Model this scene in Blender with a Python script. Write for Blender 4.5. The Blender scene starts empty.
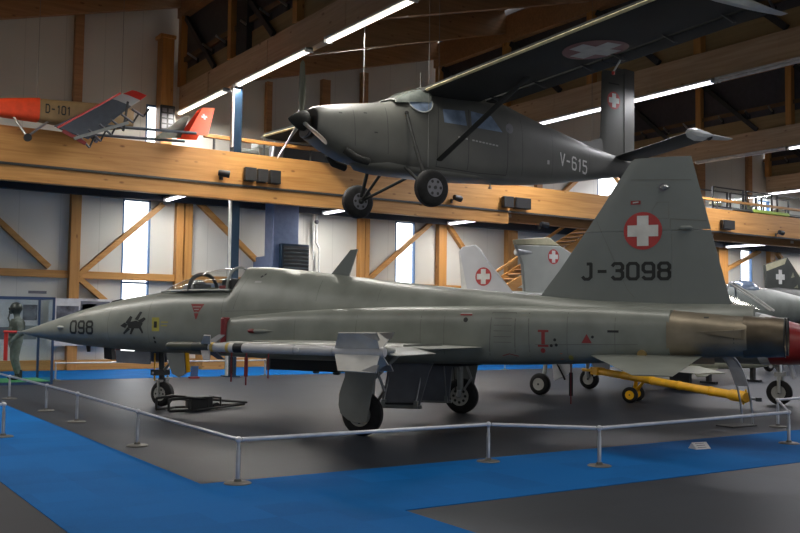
import bpy, bmesh, math, random
from mathutils import Vector, Matrix
from mathutils.bvhtree import BVHTree
random.seed(7)
PI = math.pi
C = bpy.context.scene.collection
sc = bpy.context.scene

# ------------------------------------------------------------------ materials
def new_mat(name):
    m = bpy.data.materials.new(name); m.use_nodes = True
    nt = m.node_tree; b = nt.nodes['Principled BSDF']
    return m, nt, b

def setp(b, **k):
    for n, v in k.items():
        b.inputs[n.replace('_', ' ')].default_value = v

def plain(name, col, rough=.5, metal=0., var=.12, scale=6., bump=0., spec=.5, detail=4):
    """colour with a soft procedural mottling"""
    m, nt, b = new_mat(name)
    setp(b, Roughness=rough, Metallic=metal)
    b.inputs['Specular IOR Level'].default_value = spec
    tc = nt.nodes.new('ShaderNodeTexCoord'); nz = nt.nodes.new('ShaderNodeTexNoise')
    nz.inputs['Scale'].default_value = scale; nz.inputs['Detail'].default_value = detail
    nt.links.new(tc.outputs['Object'], nz.inputs['Vector'])
    r = nt.nodes.new('ShaderNodeValToRGB')
    lo = [max(0, c * (1 - var)) for c in col]; hi = [min(1, c * (1 + var)) for c in col]
    r.color_ramp.elements[0].position = .3; r.color_ramp.elements[1].position = .7
    r.color_ramp.elements[0].color = (*lo, 1); r.color_ramp.elements[1].color = (*hi, 1)
    nt.links.new(nz.outputs['Fac'], r.inputs['Fac']); nt.links.new(r.outputs['Color'], b.inputs['Base Color'])
    if bump:
        bp = nt.nodes.new('ShaderNodeBump'); bp.inputs['Strength'].default_value = bump
        bp.inputs['Distance'].default_value = .02
        nt.links.new(nz.outputs['Fac'], bp.inputs['Height']); nt.links.new(bp.outputs['Normal'], b.inputs['Normal'])
    return m

def wood(name, c1, c2, axis, rough=.5, knots=True):
    """glulam: grain stretched along one axis, lamella seams and knots"""
    m, nt, b = new_mat(name); setp(b, Roughness=rough)
    tc = nt.nodes.new('ShaderNodeTexCoord'); mp = nt.nodes.new('ShaderNodeMapping')
    s = [7., 7., 7.]; s[axis] = .35
    mp.inputs['Scale'].default_value = s
    nt.links.new(tc.outputs['Object'], mp.inputs['Vector'])
    nz = nt.nodes.new('ShaderNodeTexNoise'); nz.inputs['Scale'].default_value = 1.6; nz.inputs['Detail'].default_value = 6
    nz.inputs['Distortion'].default_value = .6
    nt.links.new(mp.outputs['Vector'], nz.inputs['Vector'])
    r = nt.nodes.new('ShaderNodeValToRGB')
    r.color_ramp.elements[0].position = .3; r.color_ramp.elements[1].position = .72
    r.color_ramp.elements[0].color = (*c1, 1); r.color_ramp.elements[1].color = (*c2, 1)
    nt.links.new(nz.outputs['Fac'], r.inputs['Fac'])
    out = r.outputs['Color']
    if knots:
        mp2 = nt.nodes.new('ShaderNodeMapping'); s2 = [3.4, 3.4, 3.4]; s2[axis] = 1.5
        mp2.inputs['Scale'].default_value = s2
        nt.links.new(tc.outputs['Object'], mp2.inputs['Vector'])
        v = nt.nodes.new('ShaderNodeTexVoronoi'); v.inputs['Scale'].default_value = 1.
        nt.links.new(mp2.outputs['Vector'], v.inputs['Vector'])
        r2 = nt.nodes.new('ShaderNodeValToRGB')
        r2.color_ramp.elements[0].position = .05; r2.color_ramp.elements[1].position = .13
        r2.color_ramp.elements[0].color = (.35, .25, .2, 1); r2.color_ramp.elements[1].color = (1, 1, 1, 1)
        nt.links.new(v.outputs['Distance'], r2.inputs['Fac'])
        mx = nt.nodes.new('ShaderNodeMix'); mx.data_type = 'RGBA'; mx.blend_type = 'MULTIPLY'
        mx.inputs[0].default_value = .8
        nt.links.new(out, mx.inputs[6]); nt.links.new(r2.outputs['Color'], mx.inputs[7])
        out = mx.outputs[2]
    nt.links.new(out, b.inputs['Base Color'])
    return m

def panel_wall(name, col, axis=0, pitch=1.15):
    m, nt, b = new_mat(name); setp(b, Roughness=.45)
    tc = nt.nodes.new('ShaderNodeTexCoord'); sx = nt.nodes.new('ShaderNodeSeparateXYZ')
    nt.links.new(tc.outputs['Object'], sx.inputs[0])
    d = nt.nodes.new('ShaderNodeMath'); d.operation = 'DIVIDE'; d.inputs[1].default_value = pitch
    f = nt.nodes.new('ShaderNodeMath'); f.operation = 'FRACT'
    l = nt.nodes.new('ShaderNodeMath'); l.operation = 'LESS_THAN'; l.inputs[1].default_value = .018
    nt.links.new(sx.outputs[axis], d.inputs[0]); nt.links.new(d.outputs[0], f.inputs[0]); nt.links.new(f.outputs[0], l.inputs[0])
    nz = nt.nodes.new('ShaderNodeTexNoise'); nz.inputs['Scale'].default_value = .5
    nt.links.new(tc.outputs['Object'], nz.inputs['Vector'])
    r = nt.nodes.new('ShaderNodeValToRGB')
    r.color_ramp.elements[0].color = (*[c * .9 for c in col], 1); r.color_ramp.elements[1].color = (*[c * 1.08 for c in col], 1)
    nt.links.new(nz.outputs['Fac'], r.inputs['Fac'])
    mx = nt.nodes.new('ShaderNodeMix'); mx.data_type = 'RGBA'
    nt.links.new(l.outputs[0], mx.inputs[0]); nt.links.new(r.outputs['Color'], mx.inputs[6])
    mx.inputs[7].default_value = (*[c * .82 for c in col], 1)
    nt.links.new(mx.outputs[2], b.inputs['Base Color'])
    return m

def carpet(name, col, tile=.5, rough=.6, var=.18, spec=.35):
    """carpet tiles: fibre noise, each tile a hair different, worn patches"""
    m, nt, b = new_mat(name); setp(b, Roughness=rough)
    b.inputs['Specular IOR Level'].default_value = spec
    tc = nt.nodes.new('ShaderNodeTexCoord')
    ch = nt.nodes.new('ShaderNodeMapping'); ch.inputs['Scale'].default_value = (1 / tile, 1 / tile, 0)
    nt.links.new(tc.outputs['Object'], ch.inputs['Vector'])
    fl = nt.nodes.new('ShaderNodeVectorMath'); fl.operation = 'FLOOR'
    nt.links.new(ch.outputs['Vector'], fl.inputs[0])
    wn = nt.nodes.new('ShaderNodeTexWhiteNoise'); nt.links.new(fl.outputs[0], wn.inputs['Vector'])
    n1 = nt.nodes.new('ShaderNodeTexNoise'); n1.inputs['Scale'].default_value = .8; n1.inputs['Detail'].default_value = 5
    n2 = nt.nodes.new('ShaderNodeTexNoise'); n2.inputs['Scale'].default_value = 90; n2.inputs['Detail'].default_value = 2
    for n in (n1, n2): nt.links.new(tc.outputs['Object'], n.inputs['Vector'])
    a = nt.nodes.new('ShaderNodeMath'); a.operation = 'MULTIPLY_ADD'; a.inputs[1].default_value = .35
    nt.links.new(wn.outputs['Value'], a.inputs[0]); nt.links.new(n1.outputs['Fac'], a.inputs[2])
    a2 = nt.nodes.new('ShaderNodeMath'); a2.operation = 'MULTIPLY_ADD'; a2.inputs[1].default_value = .5
    nt.links.new(n2.outputs['Fac'], a2.inputs[0]); nt.links.new(a.outputs[0], a2.inputs[2])
    r = nt.nodes.new('ShaderNodeValToRGB')
    r.color_ramp.elements[0].position = .5; r.color_ramp.elements[1].position = 1.25 if False else 1.
    r.color_ramp.elements[0].color = (*[c * (1 - var) for c in col], 1); r.color_ramp.elements[1].color = (*[c * (1 + var) for c in col], 1)
    nt.links.new(a2.outputs[0], r.inputs['Fac']); nt.links.new(r.outputs['Color'], b.inputs['Base Color'])
    bp = nt.nodes.new('ShaderNodeBump'); bp.inputs['Strength'].default_value = .12; bp.inputs['Distance'].default_value = .003
    nt.links.new(n2.outputs['Fac'], bp.inputs['Height']); nt.links.new(bp.outputs['Normal'], b.inputs['Normal'])
    return m

def emit(name, col, strength):
    m, nt, b = new_mat(name)
    setp(b, Base_Color=(*col, 1)); b.inputs['Emission Color'].default_value = (*col, 1)
    b.inputs['Emission Strength'].default_value = strength
    return m

def glass(name, tint=(1, 1, 1), refl=.12):
    m, nt, b = new_mat(name); nt.nodes.remove(b)
    o = nt.nodes['Material Output']
    t = nt.nodes.new('ShaderNodeBsdfTransparent'); t.inputs[0].default_value = (*tint, 1)
    g = nt.nodes.new('ShaderNodeBsdfGlossy'); g.inputs['Roughness'].default_value = .03
    lw = nt.nodes.new('ShaderNodeLayerWeight'); pw = nt.nodes.new('ShaderNodeMath'); pw.operation = 'POWER'; pw.inputs[1].default_value = 4
    nt.links.new(lw.outputs['Facing'], pw.inputs[0])
    ad = nt.nodes.new('ShaderNodeMath'); ad.operation = 'MULTIPLY_ADD'; ad.inputs[1].default_value = .7; ad.inputs[2].default_value = refl * .5; ad.use_clamp = True
    nt.links.new(pw.outputs[0], ad.inputs[0])
    mx = nt.nodes.new('ShaderNodeMixShader')
    nt.links.new(ad.outputs[0], mx.inputs[0]); nt.links.new(t.outputs[0], mx.inputs[1]); nt.links.new(g.outputs[0], mx.inputs[2])
    nt.links.new(mx.outputs[0], o.inputs['Surface'])
    return m

M = {}
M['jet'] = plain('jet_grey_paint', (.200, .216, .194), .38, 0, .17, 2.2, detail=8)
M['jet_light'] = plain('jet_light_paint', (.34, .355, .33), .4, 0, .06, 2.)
M['fin'] = plain('fin_grey_paint', (.165, .185, .182), .45, 0, .06, 1.5, detail=6)
M['panel_line'] = plain('panel_seam', (.135, .143, .128), .6)
M['dark_metal'] = plain('dark_metal', (.045, .047, .05), .5, .4)
M['gear_grey'] = plain('gear_grey', (.20, .215, .215), .45)
M['door_grey'] = plain('door_grey', (.17, .18, .175), .5, 0, .1, 3)
M['inner_door'] = plain('inner_door_blue_grey', (.115, .125, .15), .4, 0, .2, 3)
M['steel'] = plain('steel', (.45, .46, .48), .28, .9)
M['white_rail'] = plain('white_rail', (.62, .63, .68), .3, .2)
M['post_grey'] = plain('post_grey', (.36, .38, .43), .3, .7)
M['base_plate'] = plain('base_plate', (.14, .135, .125), .5, .5)
M['tyre'] = plain('tyre_rubber', (.013, .013, .014), .75, 0, .3, 9, spec=.25)
M['hub'] = plain('hub_grey', (.36, .36, .34), .45, .2)
M['black'] = plain('black_paint', (.012, .012, .013), .5)
M['marking'] = plain('marking_black', (.012, .014, .014), .55)
M['red'] = plain('swiss_red', (.40, .04, .04), .5)
M['white'] = plain('white_paint', (.62, .62, .60), .5)
M['red_cover'] = plain('red_cover', (.17, .014, .018), .5)
M['red_bright'] = plain('red_bright', (.45, .025, .02), .45)
M['orange'] = plain('orange_dayglo', (.85, .07, .015), .5)
M['yellow'] = plain('yellow_paint', (.85, .45, .01), .42, 0, .1, 5)
M['yellow_mark'] = plain('yellow_marking', (.34, .31, .06), .6)
M['band_yellow'] = plain('yellow_band', (.60, .42, .10), .5)
M['olive'] = plain('olive_green', (.075, .078, .055), .4)
M['missile'] = plain('missile_grey', (.54, .54, .55), .35, .1, .08, 8)
M['missile_fin'] = plain('missile_fin_grey', (.60, .59, .56), .4, .2, .1, 6)
M['fin_dark'] = plain('canard_dark', (.13, .13, .15), .4)
def bronze():
    m = plain('heat_tinted_bronze', (.235, .20, .145), .5, .5, .28, 2.3, detail=7)
    return m
M['bronze'] = bronze()
M['nozzle'] = plain('burnt_nozzle', (.13, .105, .075), .45, .7, .35, 3.)
M['pc6'] = plain('olive_grey_paint', (.082, .083, .075), .46, 0, .14, 1.6, detail=6)
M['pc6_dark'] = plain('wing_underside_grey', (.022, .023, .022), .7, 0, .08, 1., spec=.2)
M['le_yellow'] = plain('leading_edge_buff', (.62, .55, .34), .4)
M['tip_grey'] = plain('wingtip_grey', (.45, .47, .46), .45)
M['pc6_red'] = plain('dull_red', (.14, .03, .03), .5)
M['pc6_white'] = plain('dull_white', (.34, .34, .33), .5)
M['silver'] = plain('silver_dope', (.52, .53, .56), .55, .3, .06, 2)
M['sand'] = plain('sand_paint', (.30, .19, .085), .5)
M['cream'] = plain('cream_cap', (.48, .45, .30), .5)
M['grey_blue'] = plain('blue_grey_wing', (.085, .10, .125), .45)
M['camo_dark'] = plain('camouflage_dark', (.05, .055, .05), .5, 0, .25, 2)
M['tan'] = plain('tan_green', (.27, .27, .19), .5)
M['wood_x'] = wood('glulam_x', (.40, .178, .042), (.57, .295, .088), 0)
M['wood_y'] = wood('glulam_y', (.43, .21, .06), (.60, .33, .11), 1)
M['wood_z'] = wood('glulam_z', (.39, .172, .042), (.54, .27, .078), 2)
M['wood_roof'] = wood('roof_wood', (.28, .145, .062), (.42, .225, .10), 0)
M['wood_girder'] = wood('girder_wood', (.42, .29, .18), (.58, .43, .29), 1)
M['plank_olive'] = wood('plank_wood', (.26, .185, .085), (.35, .25, .12), 1, knots=False)
M['roof_deck'] = plain('roof_deck', (.15, .09, .045), .7, 0, .2, 1.2)
M['wall_panel'] = panel_wall('sheet_wall_x', (.60, .59, .55), 0)
M['wall_panel_y'] = panel_wall('sheet_wall_y', (.60, .59, .55), 1)
M['black_panel'] = plain('black_clerestory', (.06, .057, .065), .5)
M['floor'] = carpet('grey_carpet', (.0205, .0250, .0345), .5, rough=.5, spec=.22)
M['blue'] = carpet('blue_carpet', (.0002, .10, .33), .5, rough=.8, var=.18, spec=.08)
M['blue_steel'] = plain('blue_steel', (.02, .042, .075), .22, .35, .06, 3)
M['tray'] = plain('tray_dark', (.018, .024, .035), .5)
M['nose_red'] = plain('nose_red', (.22, .016, .016), .4)
M['blue_frame'] = plain('blue_frame', (.02, .05, .13), .4)
M['blue_duct'] = plain('blue_duct', (.15, .20, .34), .35, .3)
M['window_frame'] = plain('window_frame_blue', (.06, .16, .36), .4)
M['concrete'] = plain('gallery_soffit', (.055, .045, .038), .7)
M['tube'] = emit('lamp_tube', (1, .92, .80), 3)
M['tube_cool'] = emit('lamp_tube_cool', (.93, .91, 1), 3)
M['daylight'] = emit('bright_overcast', (.92, .97, 1), 5)
M['glass'] = glass('clear_glass')
M['case_glass'] = glass('case_glass', (.95, .98, .98), .02)
M['canopy'] = glass('canopy_glass', (.93, .95, .95), .10)
M['window_dark'] = plain('cabin_window', (.19, .25, .35), .08, 0, .3, 4, spec=1.)
M['screen_grey'] = plain('windscreen_grey', (.13, .145, .135), .06, 0, .3, 5, spec=1.)
M['poster_white'] = plain('poster_white', (.56, .55, .56), .6)
M['poster_photo'] = plain('poster_photo', (.10, .10, .12), .5, 0, .9, 4)
M['flight_suit'] = plain('flight_suit_green', (.13, .145, .135), .75, 0, .25, 12)
M['vest'] = plain('survival_vest', (.06, .07, .06), .8, 0, .3, 14)
M['helmet'] = plain('helmet_dark', (.03, .035, .035), .35)
M['skin'] = plain('mannequin_skin', (.40, .27, .2), .5)
M['green_plinth'] = plain('green_plinth', (.05, .25, .09), .6)
M['cable'] = plain('cable', (.20, .20, .19), .6, 0)
M['green_glider'] = plain('lime_paint', (.38, .52, .10), .45)
M['stencil_red'] = plain('stencil_red', (.24, .03, .03), .6)
M['stencil_orange'] = plain('stencil_orange', (.50, .16, .08), .6)
M['brass'] = plain('brass', (.35, .25, .10), .4, .6)

# ------------------------------------------------------------------ mesh builder
class MB:
    def __init__(s): s.v = []; s.f = []; s.m = []; s.mats = []
    def mi(s, mat):
        if mat not in s.mats: s.mats.append(mat)
        return s.mats.index(mat)
    def add(s, vs, fs, mat):
        o = len(s.v); k = s.mi(mat)
        s.v += [tuple(v) for v in vs]
        for f in fs: s.f.append(tuple(i + o for i in f)); s.m.append(k)
    def box(s, x0, x1, y0, y1, z0, z1, mat, mx=None):
        vs = [Vector((x, y, z)) for x in (x0, x1) for y in (y0, y1) for z in (z0, z1)]
        if mx: vs = [mx @ v for v in vs]
        s.add(vs, [(0, 1, 3, 2), (4, 6, 7, 5), (0, 4, 5, 1), (2, 3, 7, 6), (0, 2, 6, 4), (1, 5, 7, 3)], mat)
    def beam(s, p, q, w, h, mat, up=(0, 0, 1)):
        p, q = Vector(p), Vector(q); d = (q - p).normalized(); up = Vector(up)
        if abs(d.dot(up)) > .98: up = Vector((1, 0, 0))
        a = d.cross(up).normalized(); b = a.cross(d)
        vs = [o + a * (i * w / 2) + b * (j * h / 2) for o in (p, q) for i in (-1, 1) for j in (-1, 1)]
        s.add(vs, [(0, 1, 3, 2), (4, 6, 7, 5), (0, 4, 5, 1), (2, 3, 7, 6), (0, 2, 6, 4), (1, 5, 7, 3)], mat)
    def rings(s, R, mat, cap0=True, cap1=True, closed=False):
        n = len(R[0]); vs = [p for r in R for p in r]; fs = []
        K = len(R)
        for i in range(K if closed else K - 1):
            for j in range(n):
                a, b = i * n + j, i * n + (j + 1) % n
                c, d = ((i + 1) % K) * n + (j + 1) % n, ((i + 1) % K) * n + j
                fs.append((a, b, c, d))
        if not closed:
            if cap0: fs.append(tuple(range(n))[::-1])
            if cap1: fs.append(tuple(range((K - 1) * n, K * n)))
        s.add(vs, fs, mat)
    def lathe(s, p, axis, prof, mat, n=20, cap0=True, cap1=True):
        """prof = [(distance along axis, radius)]"""
        p = Vector(p); d = Vector(axis).normalized()
        up = Vector((0, 0, 1)) if abs(d.z) < .9 else Vector((1, 0, 0))
        a = d.cross(up).normalized(); b = a.cross(d)
        s.rings([[p + d * h + (a * math.cos(2 * PI * k / n) + b * math.sin(2 * PI * k / n)) * max(r, 1e-4) for k in range(n)] for h, r in prof], mat, cap0, cap1)
    def tube(s, p, q, r, mat, r2=None, n=10):
        p, q = Vector(p), Vector(q); L = (q - p).length
        s.lathe(p, q - p, [(0, r), (L, r if r2 is None else r2)], mat, n)
    def path(s, pts, r, mat, n=8):
        for a, b in zip(pts, pts[1:]): s.tube(a, b, r, mat, n=n)
        for p in pts[1:-1]: s.ball(p, r, mat, 8, 5)
    def ball(s, c, r, mat, n=14, m=9, sc=(1, 1, 1)):
        c = Vector(c); R = []
        for i in range(m):
            t = -PI / 2 + PI * (i + .0) / (m - 1)
            R.append([c + Vector((math.cos(t) * math.cos(2 * PI * k / n) * r * sc[0] + 1e-5 * math.cos(2 * PI * k / n), math.cos(t) * math.sin(2 * PI * k / n) * r * sc[1] + 1e-5 * math.sin(2 * PI * k / n), math.sin(t) * r * sc[2])) for k in range(n)])
        s.rings(R, mat)
    def prism(s, poly, thick, mat, fn):
        """2D polygon extruded; fn(u, v, w) -> 3D point"""
        n = len(poly)
        vs = [fn(u, v, -thick / 2) for u, v in poly] + [fn(u, v, thick / 2) for u, v in poly]
        fs = [tuple(range(n))[::-1], tuple(range(n, 2 * n))] + [(i, (i + 1) % n, n + (i + 1) % n, n + i) for i in range(n)]
        s.add(vs, fs, mat)
    def flat(s, polys, mat, fn):
        for p in polys: s.add([fn(u, v) for u, v in p], [tuple(range(len(p)))], mat)
    def build(s, name, parent=None, ang=35, bevel=0, loc=None, rotz=None, fix=True, seg=2):
        me = bpy.data.meshes.new(name); me.from_pydata([tuple(v) for v in s.v], [], s.f)
        for m in s.mats: me.materials.append(M[m] if isinstance(m, str) else m)
        me.polygons.foreach_set('material_index', s.m)
        if fix:
            bm = bmesh.new(); bm.from_mesh(me); bmesh.ops.recalc_face_normals(bm, faces=bm.faces); bm.to_mesh(me); bm.free()
        me.shade_smooth(); me.set_sharp_from_angle(angle=math.radians(ang))
        o = bpy.data.objects.new(name, me); C.objects.link(o)
        if parent: o.parent = parent
        if loc: o.location = loc
        if rotz is not None: o.rotation_euler = (0, 0, rotz)
        if bevel:
            b = o.modifiers.new('bevel', 'BEVEL'); b.width = bevel; b.segments = seg; b.limit_method = 'ANGLE'
        return o
    def center(s, at):
        """shift vertices so that `at` becomes the origin"""
        s.v = [(x - at[0], y - at[1], z - at[2]) for x, y, z in s.v]; return at

def thing(name, label, cat, loc=(0, 0, 0), rotz=0, group=None):
    o = bpy.data.objects.new(name, None); C.objects.link(o)
    o.location = loc; o.rotation_euler = (0, 0, rotz); o.empty_display_size = .3
    return tag(o, label, cat, group)
def tag(o, label, cat, group=None):
    o['label'] = label; o['category'] = cat
    if group: o['group'] = group
    return o
def struct(mb, name, **k):
    o = mb.build(name, **k); o['kind'] = 'structure'; return o
def dup(root, loc, rotz=None, label=None):
    r = root.copy(); C.objects.link(r); r.location = loc
    if rotz is not None: r.rotation_euler = (0, 0, rotz)
    if label: r['label'] = label
    for ch in list(root.children):
        c = ch.copy(); C.objects.link(c); c.parent = r
        for g in ch.children:
            d = g.copy(); C.objects.link(d); d.parent = c
    return r

# ------------------------------------------------------------------ stroke lettering (stencil style, height 1, width .6)
G = {
 '0': [[(.12, 0), (.48, 0), (.6, .14), (.6, .86), (.48, 1), (.12, 1), (0, .86), (0, .14), (.12, 0)]],
 '1': [[(.12, .82), (.3, 1), (.3, 0)]],
 '3': [[(0, .14), (.12, 0), (.48, 0), (.6, .14), (.6, .4), (.48, .54), (.22, .54)], [(.48, .54), (.6, .68), (.6, .86), (.48, 1), (.12, 1), (0, .86)]],
 '5': [[(0, .12), (.12, 0), (.48, 0), (.6, .14), (.6, .45), (.48, .6), (.02, .6), (.02, 1), (.56, 1)]],
 '6': [[(.6, .88), (.48, 1), (.12, 1), (0, .86), (0, .14), (.12, 0), (.48, 0), (.6, .14), (.6, .42), (.48, .56), (0, .56)]],
 '8': [[(.12, 0), (.48, 0), (.6, .14), (.6, .42), (.48, .54), (.12, .54), (0, .42), (0, .14), (.12, 0)], [(.12, .54), (0, .68), (0, .86), (.12, 1), (.48, 1), (.6, .86), (.6, .68), (.48, .54)]],
 '9': [[(0, .12), (.12, 0), (.48, 0), (.6, .14), (.6, .86), (.48, 1), (.12, 1), (0, .86), (0, .58), (.12, .44), (.6, .44)]],
 'J': [[(0, .14), (.12, 0), (.36, 0), (.5, .14), (.5, 1), (.28, 1)]],
 '-': [[(.05, .5), (.5, .5)]],
 'V': [[(0, 1), (.3, 0), (.6, 1)]],
 'D': [[(0, 0), (.4, 0), (.58, .2), (.58, .8), (.4, 1), (0, 1), (0, 0)]],
 'I': [[(.1, 1), (.5, 1)], [(.3, 1), (.3, 0)], [(.1, 0), (.5, 0)]],
}
def strokes(text, t=.13, gap=.3):
    """quads of a text, glyph units"""
    out = []; x = 0
    for ch in text:
        for pl in G[ch]:
            for (a, b), (c, d) in zip(pl, pl[1:]):
                L = math.hypot(c - a, d - b); ux, uy = (c - a) / L, (d - b) / L
                e = t * .22; a2, b2, c2, d2 = a - ux * e, b - uy * e, c + ux * e, d + uy * e
                nx, ny = -uy * t / 2, ux * t / 2
                k = max(1, int(L / .3))
                for i in range(k):
                    f0, f1 = i / k, (i + 1) / k
                    p = (a2 + (c2 - a2) * f0, b2 + (d2 - b2) * f0); q = (a2 + (c2 - a2) * f1, b2 + (d2 - b2) * f1)
                    out.append([(x + p[0] + nx, p[1] + ny), (x + q[0] + nx, q[1] + ny), (x + q[0] - nx, q[1] - ny), (x + p[0] - nx, p[1] - ny)])
        x += (.3 if ch == '1' else .6) + gap if ch != '1' else .6 + gap * .6
    return out, x - gap
def place(polys, ox, oy, s, sx=1.):
    return [[(ox + u * s * sx, oy + v * s) for u, v in p] for p in polys]
def disc(cx, cy, r, n=28):
    """a disc as concentric quads so it can follow a curved skin"""
    out = []
    for k in range(n):
        a, b = 2 * PI * k / n, 2 * PI * (k + 1) / n
        for r0, r1 in ((0, r * .5), (r * .5, r)):
            out.append([(cx + r0 * math.cos(a), cy + r0 * math.sin(a)), (cx + r1 * math.cos(a), cy + r1 * math.sin(a)), (cx + r1 * math.cos(b), cy + r1 * math.sin(b)), (cx + r0 * math.cos(b), cy + r0 * math.sin(b))])
    return out
def cross(cx, cy, r, ang=0):
    w = r * .30; L = r * .80
    ps = [[(-L, -w), (-w, -w), (-w, w), (-L, w)], [(w, -w), (L, -w), (L, w), (w, w)], [(-w, -L), (w, -L), (w, L), (-w, L)]]
    ca, sa = math.cos(ang), math.sin(ang)
    return [[(cx + u * ca - v * sa, cy + u * sa + v * ca) for u, v in p] for p in ps]
def sell(yw, zc, ht, hb, ey=2., eb=None, n=40, yc=0.):
    """super-elliptic ring; returns [(y, z)]"""
    out = []; eb = eb or ey
    for k in range(n):
        a = 2 * PI * k / n; c, s_ = math.cos(a), math.sin(a); e = ey if s_ >= 0 else eb
        y = yc + yw * math.copysign(abs(c) ** (2 / e), c); h = ht if s_ >= 0 else hb
        out.append((y, zc + h * math.copysign(abs(s_) ** (2 / e), s_)))
    return out
def interp(tab, x):
    """smooth interpolation of rows keyed by first value (ascending)"""
    if x <= tab[0][0]: return tab[0][1:]
    for a, b in zip(tab, tab[1:]):
        if x <= b[0]:
            t = (x - a[0]) / (b[0] - a[0]); return tuple(p + (q - p) * t for p, q in zip(a[1:], b[1:]))
    return tab[-1][1:]
def wheel(parent, c, axis, r, w, hub='hub', name='wheel', holes=0, hr=.56):
    c = Vector(c); d = Vector(axis).normalized()
    t = MB(); prof = [(-w / 2, r * hr), (-w / 2, r * .80), (-w * .38, r * .94), (-w * .2, r), (w * .2, r), (w * .38, r * .94), (w / 2, r * .80), (w / 2, r * hr)]
    t.lathe(c, d, prof, 'tyre', 30)
    for k in (-.12, 0, .12): t.lathe(c, d, [(k * w - .006, r * 1.004), (k * w + .006, r * 1.004)], 'black', 30)
    o = t.build(name, parent)
    h = MB(); h.lathe(c, d, [(-w * .53, r * .2), (-w * .50, r * .5), (-w * .52, r * hr), (w * .52, r * hr), (w * .50, r * .5), (w * .53, r * .2)], hub, 24)
    up = Vector((0, 0, 1)); a = d.cross(up).normalized(); b = a.cross(d)
    for k in range(holes):
        q = c + (a * math.cos(2 * PI * k / holes) + b * math.sin(2 * PI * k / holes)) * r * .36
        h.lathe(q - d * w * .53, d, [(0, r * .085), (w * 1.06, r * .085)], 'black', 8)
    h.lathe(c - d * w * .58, d, [(0, r * .10), (w * 1.16, r * .10)], 'dark_metal', 10)
    h.build('hub', o)
    return o
# ------------------------------------------------------------------ camera (hall frame: X along the back wall, Y towards it)
CAM_H = 1.63
R_ = Vector((.832, -.554, .014)); U_ = Vector((-.042, -.039, .998)); 
F_ = U_.cross(R_).normalized(); R_ = F_.cross(U_).normalized(); U_ = R_.cross(F_).normalized()
cd = bpy.data.cameras.new('camera'); cam = bpy.data.objects.new('camera', cd); C.objects.link(cam)
cam.matrix_world = Matrix(((R_.x, U_.x, -F_.x, 0), (R_.y, U_.y, -F_.y, 0), (R_.z, U_.z, -F_.z, CAM_H), (0, 0, 0, 1)))
cd.sensor_width = 36; cd.lens = 939.63 * 36 / 800; cd.clip_end = 300
sc.camera = cam

# ------------------------------------------------------------------ setting
XL, XR, YF, YB = -10., 62., -9., 28.5
GX = [.4, 10.4, 20.4, 30.4, 40.4, 50.4]               # roof girders, every ten metres
b = MB(); b.box(XL - .3, XR + .3, YF - .3, YB + .3, -.2, 0, 'floor'); struct(b, 'floor')
b = MB()
b.box(1.9, 3.52, YF, 24.2, 0, .006, 'blue'); b.box(3.52, 4.54, YF, 6.71, 0, .006, 'blue'); struct(b, 'trim_1')
b = MB(); b.box(3.52, 40, 6.71, 8.74, 0, .006, 'blue'); struct(b, 'trim_2')
b = MB(); b.box(-4, 44, 24.2, YB - .12, 0, .006, 'blue'); struct(b, 'trim_3')

def wall_y(mb, x0, x1, y0, y1, z0, z1, holes, mat):
    xs = sorted({x0, x1, *[h[0] for h in holes], *[h[1] for h in holes]})
    zs = sorted({z0, z1, *[h[2] for h in holes], *[h[3] for h in holes]})
    for a, c in zip(xs, xs[1:]):
        run = None
        for d, e in zip(zs, zs[1:]):
            inside = any(h[0] <= a and c <= h[1] and h[2] <= d and e <= h[3] for h in holes)
            if inside:
                if run: mb.box(a, c, y0, y1, run[0], run[1], mat); run = None
            else: run = (run[0], e) if run else (d, e)
        if run: mb.box(a, c, y0, y1, run[0], run[1], mat)
lower_w = [(-1.25, -.4, .3, 5.2), (8.75, 9.62, .3, 5.2), (18.72, 19.6, .3, 5.2), (28.7, 29.6, .3, 5.2), (38.58, 39.5, .3, 5.2)]
upper_w = [(9.38, 9.9, 6.3, 8.2), (29.0, 30.45, 6.6, 7.95), (40.0, 40.9, 6.3, 7.7)]
b = MB(); wall_y(b, XL, XR, YB, YB + .2, 0, 12.6, lower_w + upper_w, 'wall_panel'); struct(b, 'wall_back')
front_w = [(x, x + 2.2, .6, 4.2) for x in (-7, -2, 3, 8, 13, 18, 23, 28, 33)]
b = MB(); wall_y(b, XL, XR, YF - .2, YF, 0, 12.6, front_w, 'wall_panel'); struct(b, 'wall_front')
b = MB(); b.box(XL - .2, XL, YF - .2, YB + .2, 0, 12.6, 'wall_panel_y'); struct(b, 'wall_left')
b = MB(); b.box(XR, XR + .2, YF - .2, YB + .2, 0, 12.6, 'wall_panel_y'); struct(b, 'wall_right')
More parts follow.
